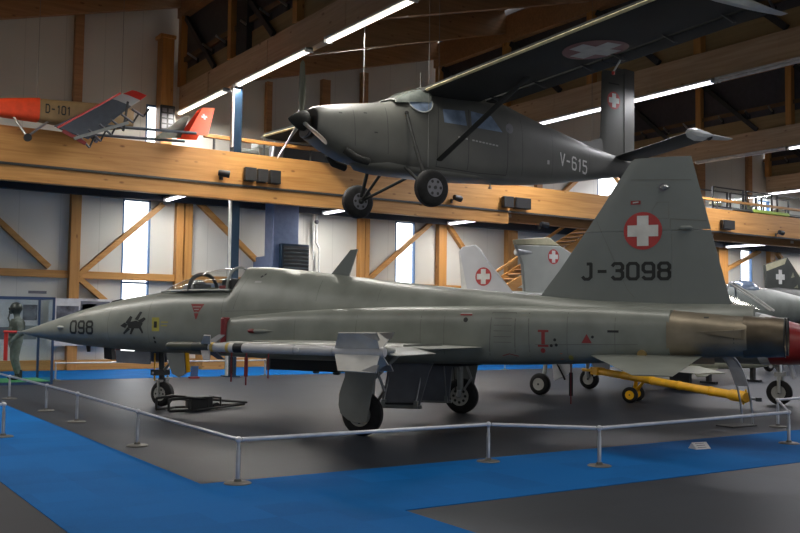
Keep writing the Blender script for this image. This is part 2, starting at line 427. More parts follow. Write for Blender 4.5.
for i, (x0, x1, z0, z1) in enumerate(lower_w + upper_w + front_w):
    yw = YB if i < len(lower_w + upper_w) else YF - .2
    b = MB(); t = .05
    for a in ((x0, x0 + t, z0, z1), (x1 - t, x1, z0, z1), (x0, x1, z0, z0 + t), (x0, x1, z1 - t, z1)):
        b.box(a[0], a[1], yw - .01, yw + .12, a[2], a[3], 'window_frame')
    if i < 5: b.box(x0, x1, yw + .02, yw + .08, 2.6, 2.66, 'window_frame')
    o = struct(b, f'window_{i + 1}')
    b = MB(); b.box(x0, x1, yw + .05, yw + .06, z0, z1, 'glass'); g = b.build('glass_pane', o); g['kind'] = 'structure'
    L = bpy.data.lights.new('daylight', 'AREA'); L.shape = 'RECTANGLE'; L.size = x1 - x0; L.size_y = z1 - z0
    lo = bpy.data.objects.new('daylight', L); C.objects.link(lo); lo.location = ((x0 + x1) / 2, yw + (.14 if yw > 0 else .02), (z0 + z1) / 2)
    lo.rotation_euler = (-PI / 2 if yw > 0 else PI / 2, 0, 0)
    L.cycles.is_portal = True
# saw-tooth roof: each bay climbs from one girder's lower chord to the next one's upper chord
b = MB()
for x in [-9.6] + GX:
    z = lambda X: 9.6 + .262 * (X - x)
    v = [(X, Y, z(X) + dz) for X in (x, x + 10) for Y in (YF - .2, YB + .2) for dz in (0, .15)]
    b.add(v, [(0, 1, 3, 2), (4, 6, 7, 5), (0, 4, 5, 1), (2, 3, 7, 6), (0, 2, 6, 4), (1, 5, 7, 3)], 'roof_deck')
struct(b, 'ceiling')
n = 0
RY = [28.2, 24.3, 20.3, 16.3, 12.3, 8.3, 4.3, .3, -3.7]
for x in [-9.6] + GX:
    for Y in RY:
        b = MB(); b.beam((x + .1, Y, 9.2), (x + 9.9, Y, 9.2 + .262 * 9.8), .2, .78, 'wood_roof'); struct(b, 'roof_rafter')
for x in GX:
    b = MB(); b.box(x - .04, x + .2, YF, 28.3, 8.06, 8.84, 'wood_girder')
    for y in range(-7, 28, 4): b.box(x - .055, x - .038, y + .9, y + .93, 8.1, 8.8, 'wood_girder')
    struct(b, 'roof_girder', bevel=.01)
    b = MB(); b.box(x + .1, x + .18, YF, 28.3, 8.84, 9.38, 'plank_olive'); struct(b, 'girder_plank')
    b = MB(); b.box(x + .14, x + .2, YF, 28.4, 9.38, 12.3, 'black_panel'); struct(b, 'clerestory_panel')
    b = MB(); b.box(x - .13, x + .13, YF, 28.4, 11.05, 11.95, 'wood_roof'); struct(b, 'girder_upper_chord')
    for Y in RY:
        b = MB(); b.box(x - .1, x + .1, Y - .12, Y + .12, 8.84, 11.05, 'wood_z'); struct(b, 'girder_post')
    if x > 0:
        for j, Y in enumerate(RY[:-1]):
            b = MB(); b.beam((x + .02, Y - .2, 11.0), (x + .02, Y - 2.6, 8.9), .10, .16, 'dark_metal'); struct(b, 'girder_brace')
            for q in (1., 2.2, 3.2):
                b = MB(); b.tube((x + .1, Y - q, 9.5), (x - .25, Y - q - .1, 9.62), .035, 'steel', n=8); b.box(x + .08, x + .14, Y - q - .05, Y - q + .05, 9.38, 9.55, 'dark_metal')
                tag(b.build('window_actuator'), 'short metal opener arm on a black clerestory panel up under the roof', 'bracket', 'opener arms along the black clerestory panels')
# blue steel column under the left girder: H section
b = MB(); cx, cy = 10.44, 24.0
b.box(cx - .11, cx + .11, cy - .14, cy - .11, 0, 8.05, 'blue_steel'); b.box(cx - .11, cx + .11, cy + .11, cy + .14, 0, 8.05, 'blue_steel')
b.box(cx - .11, cx + .11, cy - .11, cy + .11, .02, 8.05, 'blue_steel'); b.box(cx - .2, cx + .2, cy - .2, cy + .2, 0, .03, 'blue_steel')
b.box(cx - .15, cx - .11, cy - .1, cy + .02, .03, 5.1, 'white'); b.box(cx - .15, cx - .11, cy - .1, cy + .02, 6.3, 8.05, 'white'); struct(b, 'steel_column')  # white strips imitate bright reflections on the column's glossy left face
b = MB(); b.box(cx - .1, cx + .1, 23.2, 23.9, 8.84, 11.05, 'dark_metal'); struct(b, 'steel_column_head')

# lower timber frame on the back wall
def wpost(x0, x1, z0, z1, y0=YB - .26, mat='wood_z', name='timber_post'):
    b = MB(); b.box(x0, x1, y0, YB, z0, z1, mat); struct(b, name, bevel=.008)
for x0, x1 in ((.2, .5), (3.6, 3.9), (7.16, 7.45), (10.38, 10.6), (10.66, 10.9), (13.9, 14.2), (17.08, 17.28), (17.3, 17.48), (20.52, 20.87), (23.85, 24.35), (27.3, 27.6), (33.7, 34.), (36.7, 37.35), (40.6, 41.), (44, 44.3)):
    wpost(x0, x1, 0, 5.45)
for x0, x1, z1 in ((3.6, 3.85, 9.6), (7.12, 7.38, 10.7), (13.4, 13.6, 9.5), (15.5, 15.82, 9.9), (17.1, 17.36, 10.4), (21.9, 22.2, 9.1), (25.4, 25.7, 9.9), (35.2, 35.8, 9.7), (39, 39.3, 11)):
    wpost(x0, x1, 5.7, z1, YB - .2, 'wood_roof')
b = MB(); b.box(9.68, 10.06, YB - .5, YB - .02, 5.74, 10.25, 'wood_z'); b.box(9.60, 10.10, YB - .55, YB - .02, 10.25, 10.36, 'wood_z'); struct(b, 'gable_column', bevel=.01)
def brace(p, q, w=.2):
    b = MB(); b.beam((p[0], YB - .13, p[1]), (q[0], YB - .13, q[1]), .16, w, 'wood_x', up=(0, 1, 0)); struct(b, 'timber_brace', bevel=.008)
brace((7.4, 2.75), (9.95, 5.1)); brace((7.4, 2.75), (8.5, 1.85)); brace((10.95, 5.4), (13.85, 2.9)); brace((17.5, 3.0), (20.2, 5.2), .16)
brace((20.9, 5.3), (22.9, 3.0)); brace((36.9, 4.0), (39.9, 5.15)); brace((41, 5.4), (44, 3)); brace((3.9, 5.4), (6.6, 3)); brace((30, 5.4), (33.7, 3)); brace((29.6, 8.2), (31.4, 6.6)); brace((26.5, 6.6), (28.5, 8.2))
for z0, z1 in ((2.70, 2.92), (0, .3)):
    b = MB(); b.box(XL, XR, YB - .16, YB, z0, z1, 'wood_x')
    o = struct(b, 'baseboard_back' if z0 == 0 else 'wall_rail', bevel=.006)
b = MB(); b.box(0, 22, YB - .2, YB, 6.0, 6.25, 'wood_x'); struct(b, 'wall_rail')

# gallery: parapet beam, lower beam, slab with joists, cable tray
b = MB(); b.box(XL, XR, 23.6, 23.82, 5.22, 6.10, 'wood_x'); struct(b, 'gallery_parapet', bevel=.01)
b = MB(); b.box(XL, 19.96, 23.62, 23.85, 4.80, 5.17, 'wood_x'); struct(b, 'gallery_beam', bevel=.01)
b = MB(); b.box(XL, XR, 23.56, 23.6, 5.165, 5.225, 'dark_metal'); struct(b, 'gallery_edge_channel')
b = MB()
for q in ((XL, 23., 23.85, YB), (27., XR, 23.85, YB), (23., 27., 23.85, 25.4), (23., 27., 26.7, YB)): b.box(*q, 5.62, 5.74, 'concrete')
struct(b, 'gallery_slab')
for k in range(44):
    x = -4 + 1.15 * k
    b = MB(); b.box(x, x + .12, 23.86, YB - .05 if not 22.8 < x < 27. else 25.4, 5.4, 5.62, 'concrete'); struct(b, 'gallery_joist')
b = MB(); b.box(XL, XR, YB - .45, YB - .27, 5.16, 5.45, 'tray'); struct(b, 'cable_tray')
b = MB(); b.box(19.96, XR, 24.6, 24.85, 5.0, 5.35, 'wood_roof'); struct(b, 'gallery_beam')
for x0, x1, l in ((9.55, 14.2, 'pale wooden handrail above the gallery parapet right of the blue column'), (29.4, 40, 'pale wooden handrail above the gallery parapet at the right edge')):
    t = thing('gallery_handrail', l, 'handrail', ((x0 + x1) / 2, 24.1, 5.74)); b = MB(); b.box(x0 - (x0 + x1) / 2, (x1 - x0) / 2, -.05, .05, .76, .86, 'wood_x'); b.build('rail_bar', t, bevel=.01)
    k = x0 + .3
    while k < x1: b = MB(); b.box(k - (x0 + x1) / 2 - .025, k - (x0 + x1) / 2 + .025, -.025, .025, 0, .76, 'dark_metal'); b.build('baluster', t); k += 1.5

# ------------------------------------------------------------------ lamps
def area(name, loc, sx, sy, power, col, rot=(0, 0, 0)):
    L = bpy.data.lights.new(name, 'AREA'); L.shape = 'RECTANGLE'; L.size = sx; L.size_y = sy; L.energy = power; L.color = col
    o = bpy.data.objects.new(name, L); C.objects.link(o); o.location = loc; o.rotation_euler = rot
    return o
def strip(x, y0, y1, label, lit=True, mat='tube', z=8.06):
    t = thing('fluorescent_strip', label, 'lamp', (x - (.05 if z > 8 else 0), (y0 + y1) / 2, z + (.0 if z > 8 else .01)))
    h = MB(); l = (y1 - y0) / 2
    h.box(-.09, .09, -l, l, -.05, 0, 'white'); h.box(-.11, .11, -l, -l + .03, -.12, 0, 'white'); h.box(-.11, .11, l - .03, l, -.12, 0, 'white'); h.build('housing', t)
    g = MB(); g.lathe((0, -l + .03, -.085), (0, 1, 0), [(0, .045), (2 * l - .06, .045)], mat if lit else 'poster_white', 12); g.build('tube', t)
    return t
sl = ['bright fluorescent strip at the wall end of the left girder', 'bright fluorescent strip on the left girder beside the blue column head', 'bright fluorescent strip on the left girder above the propeller, nearest the top edge']
for (y0, y1), l in zip(((24.5, 28.2), (19.6, 23.7), (15.2, 18.7)), sl): strip(10.4, y0, y1, l)
strip(20.4, 19.0, 22.6, 'violet white lit strip on the middle girder left of the dark tail fin', mat='tube_cool')
strip(20.4, 15.8, 18.7, 'violet white lit strip on the middle girder right of the dark tail fin', mat='tube_cool')
strip(20.4, 12.4, 15.7, 'unlit strip fitting on the middle girder near the right edge', lit=False)
strip(30.4, 20.4, 24.4, 'unlit strip fitting on the third girder behind the tailplane tip', lit=False)
strip(30.4, 16.2, 20.3, 'lit strip on the third girder at the right edge', mat='tube_cool')
strip(40.4, 24.2, 28.2, 'lit strip on the farthest girder at the right edge', mat='tube_cool')
for x in GX:
    warm = x < 15
    for y0, y1 in ((16, 28), (2, 14)):
        area('girder_lamp', (x, (y0 + y1) / 2, 7.9), .2, y1 - y0, (680 if y0 > 10 else 210) if x < 45 else 150, (1, .955, .88) if warm else (.97, .96, 1))
und = [(9.95, 'left of the blue column'), (15.5, 'above the blue ventilation unit'), (20.8, 'left of the middle timber post'), (26., 'behind the big grey tail'), (31.5, 'hidden end near the tail'), (36.9, 'right of the big grey tail'), (43.6, 'at the right edge')]
for x, wh in und:
    if 23 < x < 27: continue
    t = strip(x, 24.6, 28.0, f'short lit fluorescent lamp under the gallery {wh}', mat='tube_cool', z=5.26)
    area('gallery_lamp', (x, 26.0, 5.1), .15, 2.8, 130, (1, .96, .89))

# world: bright overcast sky outside the windows
w = bpy.data.worlds.new('overcast'); sc.world = w; w.use_nodes = True
nt = w.node_tree; bg = nt.nodes['Background']
tc = nt.nodes.new('ShaderNodeTexCoord'); sx = nt.nodes.new('ShaderNodeSeparateXYZ'); r = nt.nodes.new('ShaderNodeValToRGB')
mr = nt.nodes.new('ShaderNodeMapRange'); mr.inputs[1].default_value = -1; nt.links.new(sx.outputs[2], mr.inputs[0])
r.color_ramp.elements[0].position = .38; r.color_ramp.elements[0].color = (.07, .075, .07, 1); r.color_ramp.elements[1].position = .44; r.color_ramp.elements[1].color = (.82, .85, .87, 1)
e_ = r.color_ramp.elements.new(.8); e_.color = (.93, .95, .97, 1)
nt.links.new(tc.outputs['Generated'], sx.inputs[0]); nt.links.new(mr.outputs[0], r.inputs['Fac']); nt.links.new(r.outputs['Color'], bg.inputs['Color'])
bg.inputs['Strength'].default_value = 3.6
sc.view_settings.view_transform = 'Standard'; sc.view_settings.look = 'None'; sc.view_settings.gamma = 1
sc.view_settings.exposure = .42; sc.view_settings.use_curve_mapping = False
# ------------------------------------------------------------------ F-5 style fighter: local x = towards the nose, y = its left, z = up, origin under the main gear
JET = thing('fighter_jet', 'large grey single-seat fighter jet J-3098 parked inside the railing, nose to the left', 'aircraft', (8.549, 12.159, 0), math.atan2(.858, -.513))
#        s     top    bot    w    zc    e_top e_bot
FT = [(-4.9, 1.875, 1.45, .16, 1.6, 2, 2), (-4.6, 1.893, 1.22, .30, 1.58, 2, 2), (-3.9, 1.895, 1.14, .44, 1.55, 2.2, 2.5), (-2.8, 1.93, 1.03, .50, 1.5, 2.2, 2.8), (-1.97, 2.0, .985, .52, 1.5, 2.1, 3), (-.95, 2.09, .95, .54, 1.5, 2, 3), (.43, 2.22, .94, .55, 1.5, 2, 3), (1.34, 2.324, .94, .55, 1.5, 1.9, 3), (2.3, 2.435, .94, .54, 1.5, 1.8, 3), (2.9, 2.488, .94, .53, 1.5, 1.8, 3), (3.30, 2.49, .945, .52, 1.5, 1.8, 3), (3.46, 2.10, .945, .52, 1.5, 3.0, 3), (3.9, 2.09, .95, .515, 1.49, 3.0, 2.8), (4.6, 2.085, .955, .50, 1.48, 2.8, 2.6), (5.2, 2.05, .972, .475, 1.46, 2.3, 2.4), (5.96, 1.945, .99, .43, 1.42, 2.1, 2.2), (6.68, 1.81, 1.027, .37, 1.40, 2, 2.1), (7.18, 1.695, 1.058, .31, 1.37, 2, 2), (7.68, 1.56, 1.112, .222, 1.34, 2, 2), (8.2, 1.415, 1.175, .125, 1.30, 2, 2), (8.5, 1.335, 1.22, .063, 1.28, 2, 2), (8.74, 1.28, 1.262, .012, 1.271, 2, 2)]
def fus_ring(s_):
    t, bo, w_, zc, et, eb = interp(FT, s_); return [(s_, y, z) for y, z in sell(w_, zc, t - zc, zc - bo, et, eb, 48)]
ss = sorted({r[0] for r in FT} | {-4.9 + .24 * k for k in range(56)} | {3.38, 3.42})
fus = MB(); fus.rings([fus_ring(x) for x in ss], 'jet')
# intake trunks
#        s     top   bot   yin  yout
NT = [(-3.9, 1.80, 1.14, .05, .80), (-2.95, 1.835, 1.05, .1, .86), (-1.5, 1.845, .99, .12, .93), (.1, 1.82, .96, .2, .97), (1.2, 1.775, .96, .3, .96), (1.9, 1.735, .96, .4, .95), (2.85, 1.655, .965, .5, .90), (3.25, 1.60, .985, .565, .86)]
def nac(sd):
    m = MB(); R = []
    for x in [-3.9 + .2 * k for k in range(36)] + [3.2, 3.25]:
        t, bo, yi, yo = interp(NT, x); zc = (t + bo) / 2
        R.append([(x, sd * y, z) for y, z in sell((yo - yi) / 2, zc, t - zc, zc - bo, 2.9, 2.9, 40, (yo + yi) / 2)])
    m.rings(R, 'jet', True, False)
    # hollow mouth
    q = R[-1]; c = Vector((0, sd * .71, 1.29))
    inn = [(3.25, c.y + (y - c.y) * .93, c.z + (z - c.z) * .95) for _, y, z in q]; deep = [(2.7, y, z) for _, y, z in inn]
    m.rings([q, inn], 'jet', False, False); m.rings([inn, deep], 'black', False, True)
    return m
nl, nr = nac(1), nac(-1)
# bronze engine shroud
cone = MB(); R = []
for k in range(14):
    f = k / 13; x = -3.87 - .98 * f
    t, bo, w_ = 1.805 - .085 * f, 1.13 + .055 * f, .81 - .20 * f
    zc = (t + bo) / 2; R.append([(x, y, z) for y, z in sell(w_, zc, t - zc, zc - bo, 2.8 + .6 * (1 - f), None, 48)])
cone.rings(R, 'bronze', True, True)
skin_v, skin_f = [], []
for m in (fus, nl, nr, cone):
    o_ = len(skin_v); skin_v += [Vector(v) for v in m.v]; skin_f += [tuple(i + o_ for i in f) for f in m.f]
bvh = BVHTree.FromPolygons(skin_v, skin_f)
def decal(mb, polys, mat, off=.005, side=1):
    """lay flat (s, z) artwork onto the left skin"""
    for p in polys:
        vs = []
        for u, v in p:
            h = bvh.ray_cast(Vector((u, 4 * side, v)), Vector((0, -side, 0)))
            if h[0] is None: break
            n_ = h[1] if h[1].y * side > 0 else -h[1]
            vs.append(h[0] + n_ * off)
        else: mb.add(vs, [tuple(range(len(vs)))], mat)
def seam(mb, pts, wd=.012, mat='panel_line', off=.003):
    ps = []
    for (a, b_), (c, d) in zip(pts, pts[1:]):
        L = math.hypot(c - a, d - b_); k = max(1, int(L / .08)); nx, ny = -(d - b_) / L * wd / 2, (c - a) / L * wd / 2
        for i in range(k):
            p = (a + (c - a) * i / k, b_ + (d - b_) * i / k); q = (a + (c - a) * (i + 1) / k, b_ + (d - b_) * (i + 1) / k)
            ps.append([(p[0] + nx, p[1] + ny), (q[0] + nx, q[1] + ny), (q[0] - nx, q[1] - ny), (p[0] - nx, p[1] - ny)])
    decal(mb, ps, mat, off)
def ltext(txt, s0, z0, h, mx=1., t=.15): # text read from the left side: runs towards the tail
    q, L = strokes(txt, t); return [[(s0 - u * h * mx, z0 + v * h) for u, v in p] for p in q]
decal(fus, ltext('098', 7.09, 1.29, .215, 1.15, .19), 'marking')
# nose emblem: dark winged beast silhouette
em = [[(5.78, 1.44), (5.68, 1.50), (5.60, 1.47), (5.66, 1.40)], [(5.66, 1.50), (5.56, 1.62), (5.50, 1.60), (5.56, 1.46)], [(5.62, 1.50), (5.40, 1.54), (5.24, 1.49), (5.30, 1.40), (5.58, 1.40)], [(5.36, 1.54), (5.22, 1.60), (5.17, 1.57), (5.28, 1.48)], [(5.60, 1.42), (5.72, 1.31), (5.69, 1.29), (5.54, 1.38)], [(5.5, 1.42), (5.56, 1.30), (5.52, 1.29), (5.44, 1.40)], [(5.34, 1.42), (5.26, 1.31), (5.23, 1.33), (5.28, 1.43)], [(5.44, 1.56), (5.34, 1.70), (5.28, 1.69), (5.36, 1.54)]]
decal(fus, em, 'marking')
decal(fus, [[(5.03, 1.36), (4.86, 1.36), (4.86, 1.60), (5.03, 1.60)]], 'yellow_mark'); decal(fus, [[(4.98, 1.42), (4.91, 1.42), (4.91, 1.53), (4.98, 1.53)]], 'marking', .008)
seam(fus, [(4.82, 1.52), (4.66, 1.52)], .02, 'yellow_mark'); seam(fus, [(4.82, 1.46), (4.68, 1.46)], .02, 'yellow_mark')
for z in (1.24, 1.17): decal(fus, disc(4.99, z, .025, 10), 'marking')
decal(fus, [[(4.19, 1.84), (4.05, 1.84), (4.05, 1.71), (4.10, 1.70)], [(4.05, 1.84), (3.90, 1.84), (4.0, 1.70), (4.05, 1.71)], [(4.10, 1.68), (4.0, 1.68), (4.04, 1.58), (4.06, 1.58)]], 'stencil_red')
seam(fus, [(4.14, 1.79), (3.96, 1.79)], .012, 'pc6_white', .008); seam(fus, [(4.1, 1.745), (4.0, 1.745)], .012, 'pc6_white', .008)
for x in (6.1, 5.12, 3.52): seam(fus, [(x, 1.15), (x, interp(FT, x)[0] - .12)], .009)
seam(fus, [(5.1, 1.98), (3.5, 1.98)], .012); seam(fus, [(3.45, 1.72), (2.2, 1.76)], .008)
seam(fus, [(3.30, 1.75), (3.22, 2.1), (3.15, 2.3)], .01); seam(fus, [(2.9, 2.30), (2.82, 2.36)], .03, 'marking'); seam(fus, [(2.98, 2.22), (2.85, 2.22)], .03, 'pc6_white')
for x in (1.7, .6, -.9): seam(fus, [(x, 1.9), (x, interp(FT, x)[0] - .06)], .008)
seam(fus, [(.9, 2.31), (.7, 2.28)], .05, 'band_yellow')
# trunk markings
seam(nl, [(-1.43, 1.05), (-1.46, 1.74), (-1.81, 1.74), (-1.81, 1.1)], .014); seam(nl, [(-2.0, 1.74), (-2.02, 1.12)], .014)
for z in (1.66, 1.56, 1.48, 1.40, 1.32): seam(nl, [(-1.5, z), (-1.76, z)], .010)
for x in (-.37, -.74, .7, 1.8): seam(nl, [(x, 1.05), (x, 1.76)], .010)
seam(nl, [(-2.1, 1.30), (-3.5, 1.33)], .008); seam(nl, [(-2.55, 1.1), (-2.55, 1.75)], .008); seam(nl, [(-3.2, 1.15), (-3.2, 1.76)], .008)
seam(nl, [(-2.14, 1.49), (-2.29, 1.49)], .03, 'stencil_red'); seam(nl, [(-2.215, 1.49), (-2.215, 1.29)], .05, 'stencil_red'); seam(nl, [(-2.14, 1.285), (-2.29, 1.285)], .03, 'stencil_red'); decal(nl, disc(-2.21, 1.22, .035, 10), 'stencil_red')
for p in ((-2.38, 1.37), (-2.33, 1.29), (-2.40, 1.30)): decal(nl, disc(*p, .022, 8), 'marking')
decal(nl, [[(-2.75, 1.335), (-2.89, 1.335), (-2.82, 1.46)]], 'stencil_red'); decal(nl, [[(-.97, 1.715), (-1.16, 1.715), (-1.07, 1.80)]], 'pc6_white', .005); seam(nl, [(-.98, 1.70), (-1.16, 1.70)], .02, 'stencil_red', .008); decal(nl, disc(-1.07, 1.63, .035, 12), 'marking')
seam(nl, [(-2.46, 1.10), (-2.46, 1.19)], .035, 'stencil_orange'); decal(nl, disc(-2.59, 1.13, .035, 10), 'yellow_mark')
seam(nl, [(-1.62, 1.13), (-1.72, 1.16), (-1.85, 1.13)], .012, 'stencil_red'); seam(nl, [(-3.1, 1.50), (-3.25, 1.50)], .03, 'marking'); decal(nl, disc(-2.9, 1.42, .02, 8), 'marking')
fo = fus.build('fuselage', JET, 40)
nl.build('air_intake', JET, 40); nr.build('air_intake', JET, 40)
# strake along the shroud
def sk(y): return bvh.ray_cast(Vector((y, 4, 1.5)), Vector((0, -1, 0)))[0].y
cone.add([(-4.20, sk(-4.2) - .01, 1.512), (-4.80, .79, 1.545), (-4.80, .79, 1.43), (-4.84, .56, 1.42), (-4.84, .56, 1.555)], [(0, 1, 2), (0, 2, 3), (0, 4, 1), (1, 4, 3, 2)], 'bronze')
seam(cone, [(-4.7, 1.72), (-4.7, 1.2)], .008, 'marking', .002); seam(cone, [(-4.32, 1.70), (-4.38, 1.70)], .02, 'marking', .004)
cone.build('engine_shroud', JET, 40, fix=True)
for sd in (1, -1):
    m = MB(); m.lathe((-4.80, sd * .325, 1.455), (-1, 0, 0), [(0, .285), (.1, .275), (.25, .262), (.27, .268), (.47, .258), (.50, .25), (.50, .225), (.2, .21), (.1, .1)], 'nozzle', 32)
    m.lathe((-5.296, sd * .325, 1.455), (-1, 0, 0), [(0, .262), (.012, .262)], 'dark_metal', 32, False, False)
    m.build('exhaust_nozzle', JET, 40)
# fin and rudder
def aero(m, root, tip, z0, z1, th0, th1, mat, n=9):
    """vertical surface from (x_te, x_le) chord pairs"""
    R = []
    for f, (te, le), z, th in ((0, root, z0, th0), (1, tip, z1, th1)):
        up = []; dn = []
        for k in range(n + 1):
            u = k / n; x = le + (te - le) * u; h = th * 1.5 * (math.sqrt(max(u, 0)) * (1 - u) + .04 * u)
            up.append((x, h, z)); dn.append((x, -h, z))
        R.append(up + dn[::-1])
    m.rings(R, mat)
fin = MB()
# profile polygon of the fin (rudder cut out) with a soft thickness
def slab(m, poly, th, mat): m.prism(poly, th, mat, lambda u, v, w_: (u, w_, v))
le = lambda z: -2.2 - (z - 2.387) * .67       # leading edge line
FZ = [(1.86, -1.80), (2.09, -1.972), (2.387, -2.2), (3.245, -2.795), (3.93, -3.24), (3.975, -3.30)]
te = lambda z: -4.605 + (z - 1.90) * .252
hinge = -3.825
def chord_ring(z, x0, x1, lex, tex):
    """x0..x1 piece of a lens section spanning lex..tex"""
    th = .085 - .03 * (z - 1.9) / 2.1; pts = []
    for k in range(13):
        x = x0 + (x1 - x0) * k / 12; u = (lex - x) / max(lex - tex, 1e-6); u = min(max(u, 0), 1)
        pts.append((x, th * 1.5 * math.sqrt(u) * (1 - u) ** .8 + .006))
    return [(x, h, z) for x, h in pts] + [(x, -h, z) for x, h in pts[::-1]]
R = []
for z, l in FZ:
    t_ = te(z); e = hinge if 1.80 < z < 2.95 else t_ + .004
    R.append((z, l, e))
lower = [(z, l, hinge + .006) for z, l in FZ if z < 2.93] + [(2.93, -2.2 - (2.93 - 2.387) * .693, hinge + .006)]
upper = [(2.935, -2.2 - (2.935 - 2.387) * .693, te(2.935))] + [(z, l, te(z)) for z, l in FZ if z > 2.94]
fin.rings([chord_ring(z, l, e, l, te(z)) for z, l, e in lower], 'fin')
fin.rings([chord_ring(z, l, e, l, te(z)) for z, l, e in upper], 'fin')
finb = BVHTree.FromPolygons([Vector(v) for v in fin.v], fin.f)
old = bvh; bvh = finb
decal(fin, disc(-3.42, 2.93, .27, 32), 'red'); decal(fin, cross(-3.42, 2.93, .27), 'white', .009)
decal(fin, ltext('J-3098', -2.555, 2.245, .222, 1.09, .20), 'marking')
seam(fin, [(-3.62, 3.545), (-3.80, 3.545)], .012); decal(fin, disc(-3.70, 3.54, .06, 14), 'fin_dark')
decal(fin, [[(-3.25, 3.31), (-3.39, 3.31), (-3.39, 3.365), (-3.25, 3.365)]], 'stencil_red'); seam(fin, [(-3.28, 3.335), (-3.36, 3.345)], .02, 'pc6_white', .008)
seam(fin, [(-3.25, 3.67), (-4.17, 3.63)], .012); seam(fin, [(-3.55, 3.10), (-3.78, 3.10), (-3.78, 3.33), (-3.62, 3.33), (-3.55, 3.22), (-3.55, 3.10)], .006)
seam(fin, [(-3.80, 2.95), (-3.80, 3.09), (-4.29, 3.05)], .014); seam(fin, [(-2.75, 3.1), (-3.2, 2.1), (-3.3, 1.98)], .006)
fin.lathe((-3.66, .05, 3.545), (-1, 0, 0), [(0, .005), (.04, .035), (.09, .03), (.13, .005)], 'steel', 10)
fin.build('vertical_fin', JET, 45, fix=True)
rud = MB(); zs_ = [1.885, 2.2, 2.6, 2.925]
rud.rings([chord_ring(z, hinge + .004, te(z) + .003, -2.2 - (z - 2.387) * .69, te(z)) for z in zs_], 'fin')
rud.lathe((-3.93, .055, 2.955), (-1, 0, 0), [(0, .012), (.02, .03), (.14, .03), (.17, .012)], 'fin', 10)
rud.build('rudder', JET, 45)
bvh = old
# wings
def plate(m, poly, z, th, mat, n=10, tilt=0.):
    """lens-section plate from LE/TE stations: poly = [(y, x_le, x_te)]"""
    R = []
    for y, l, t_, zz, h0 in poly:
        up = []; dn = []
        for k in range(n + 1):
            u = .5 - .5 * math.cos(PI * k / n); x = l + (t_ - l) * u; h = h0 * 1.6 * math.sqrt(u) * (1 - u) ** .8 + .002
            up.append((x, y, zz + h)); dn.append((x, y, zz - h * .7))
        R.append(up + dn[::-1])
    m.rings(R, mat)
for sd in (1, -1):
    w_ = MB(); W_ = [(.55, 3.1, -1.32), (.97, 2.55, -1.32), (1.42, 1.25, -1.32), (2.70, .26, -1.32), (2.71, .25, -.98), (3.86, -.50, -1.05), (3.87, -.51, -1.32), (3.98, -.58, -1.32)]
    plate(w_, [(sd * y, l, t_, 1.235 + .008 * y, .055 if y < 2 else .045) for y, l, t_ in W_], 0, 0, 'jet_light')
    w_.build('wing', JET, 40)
    f_ = MB(); R = []
    for y in (2.72, 3.85):
        z = 1.262; R.append([(-1.0 - .05 * (y > 3), sd * y, z + .02), (-1.38, sd * y, z - .055), (-1.38, sd * y, z - .062), (-1.0 - .05 * (y > 3), sd * y, z - .02)])
    f_.rings(R, 'jet_light'); f_.build('aileron', JET)
    f_ = MB(); f_.rings([[(-.92, sd * y, 1.30), (-.93, sd * y, 1.302), (-.93, sd * y, 1.20), (-.92, sd * y, 1.20)] for y in (1.44, 2.70)], 'panel_line'); f_.build('flap_hinge', JET)
    r_ = MB(); r_.lathe((1.15, sd * 4.0, 1.268), (-1, 0, 0), [(0, .004), (.25, .05), (.4, .06), (2.4, .06), (2.58, .02)], 'jet_light', 12)
    r_.box(-1.2, .8, sd * 4.03 - .02, sd * 4.03 + .02, 1.23, 1.30, 'dark_metal'); r_.build('missile_rail', JET, 40)
    # stabilator drooping at its trailing edge side
    s_ = MB(); plate(s_, [(sd * .58, -2.72, -4.30, 1.19, .035), (sd * .80, -2.86, -4.28, 1.165, .035), (sd * 1.98, -3.66, -4.14, .985, .012)], 0, 0, 'jet')
    s_.lathe((-3.55, sd * .60, 1.20), (0, sd, 0), [(0, .075), (.22, .06)], 'brass', 14)
    s_.build('stabilator', JET, 40)
# canopy: windscreen, hood, frames
def can_ring(x, top, hw, sill, n=18):
    return [(x, hw * math.cos(PI * k / n), sill + (top - sill) * math.sin(PI * k / n) ** .85) for k in range(n + 1)]
CT = [(3.44, 2.492, .40), (3.7, 2.485, .405), (3.95, 2.46, .41), (4.14, 2.42, .41), (4.30, 2.375, .405)]
WT = [(4.30, 2.375, .405), (4.58, 2.29, .36), (4.85, 2.195, .27), (5.05, 2.11, .16), (5.16, 2.065, .08)]
def dome(name, tab):
    m = MB(); R = [can_ring(x, t_, h, 2.055) for x, t_, h in tab]; n = len(R[0]); vs = [p for r in R for p in r]
    m.add(vs, [(i * n + j, i * n + j + 1, (i + 1) * n + j + 1, (i + 1) * n + j) for i in range(len(R) - 1) for j in range(n - 1)], 'canopy'); return m.build(name, JET, 60)
dome('canopy_hood', CT); dome('windscreen', WT)
m = MB()
for x, t_, h, r_, mat in ((4.30, 2.38, .41, .034, 'dark_metal'), (3.50, 2.492, .405, .022, 'jet')):
    m.path(can_ring(x, t_, h, 2.06, 14), r_, mat, 6)
for sd in (1, -1): m.path([(3.44, sd * .41, 2.08), (4.30, sd * .415, 2.08), (4.85, sd * .28, 2.07), (5.16, sd * .08, 2.06)], .02, 'jet', 6)
m.build('canopy_frame', JET, 50)
m = MB(); m.prism([(3.52, -.36), (4.5, -.36), (4.85, -.2), (4.85, .2), (4.5, .36), (3.52, .36)], .02, 'gear_grey', lambda u, v, w__: (u, v, 2.098 + w__)); m.build('cockpit_deck', JET)
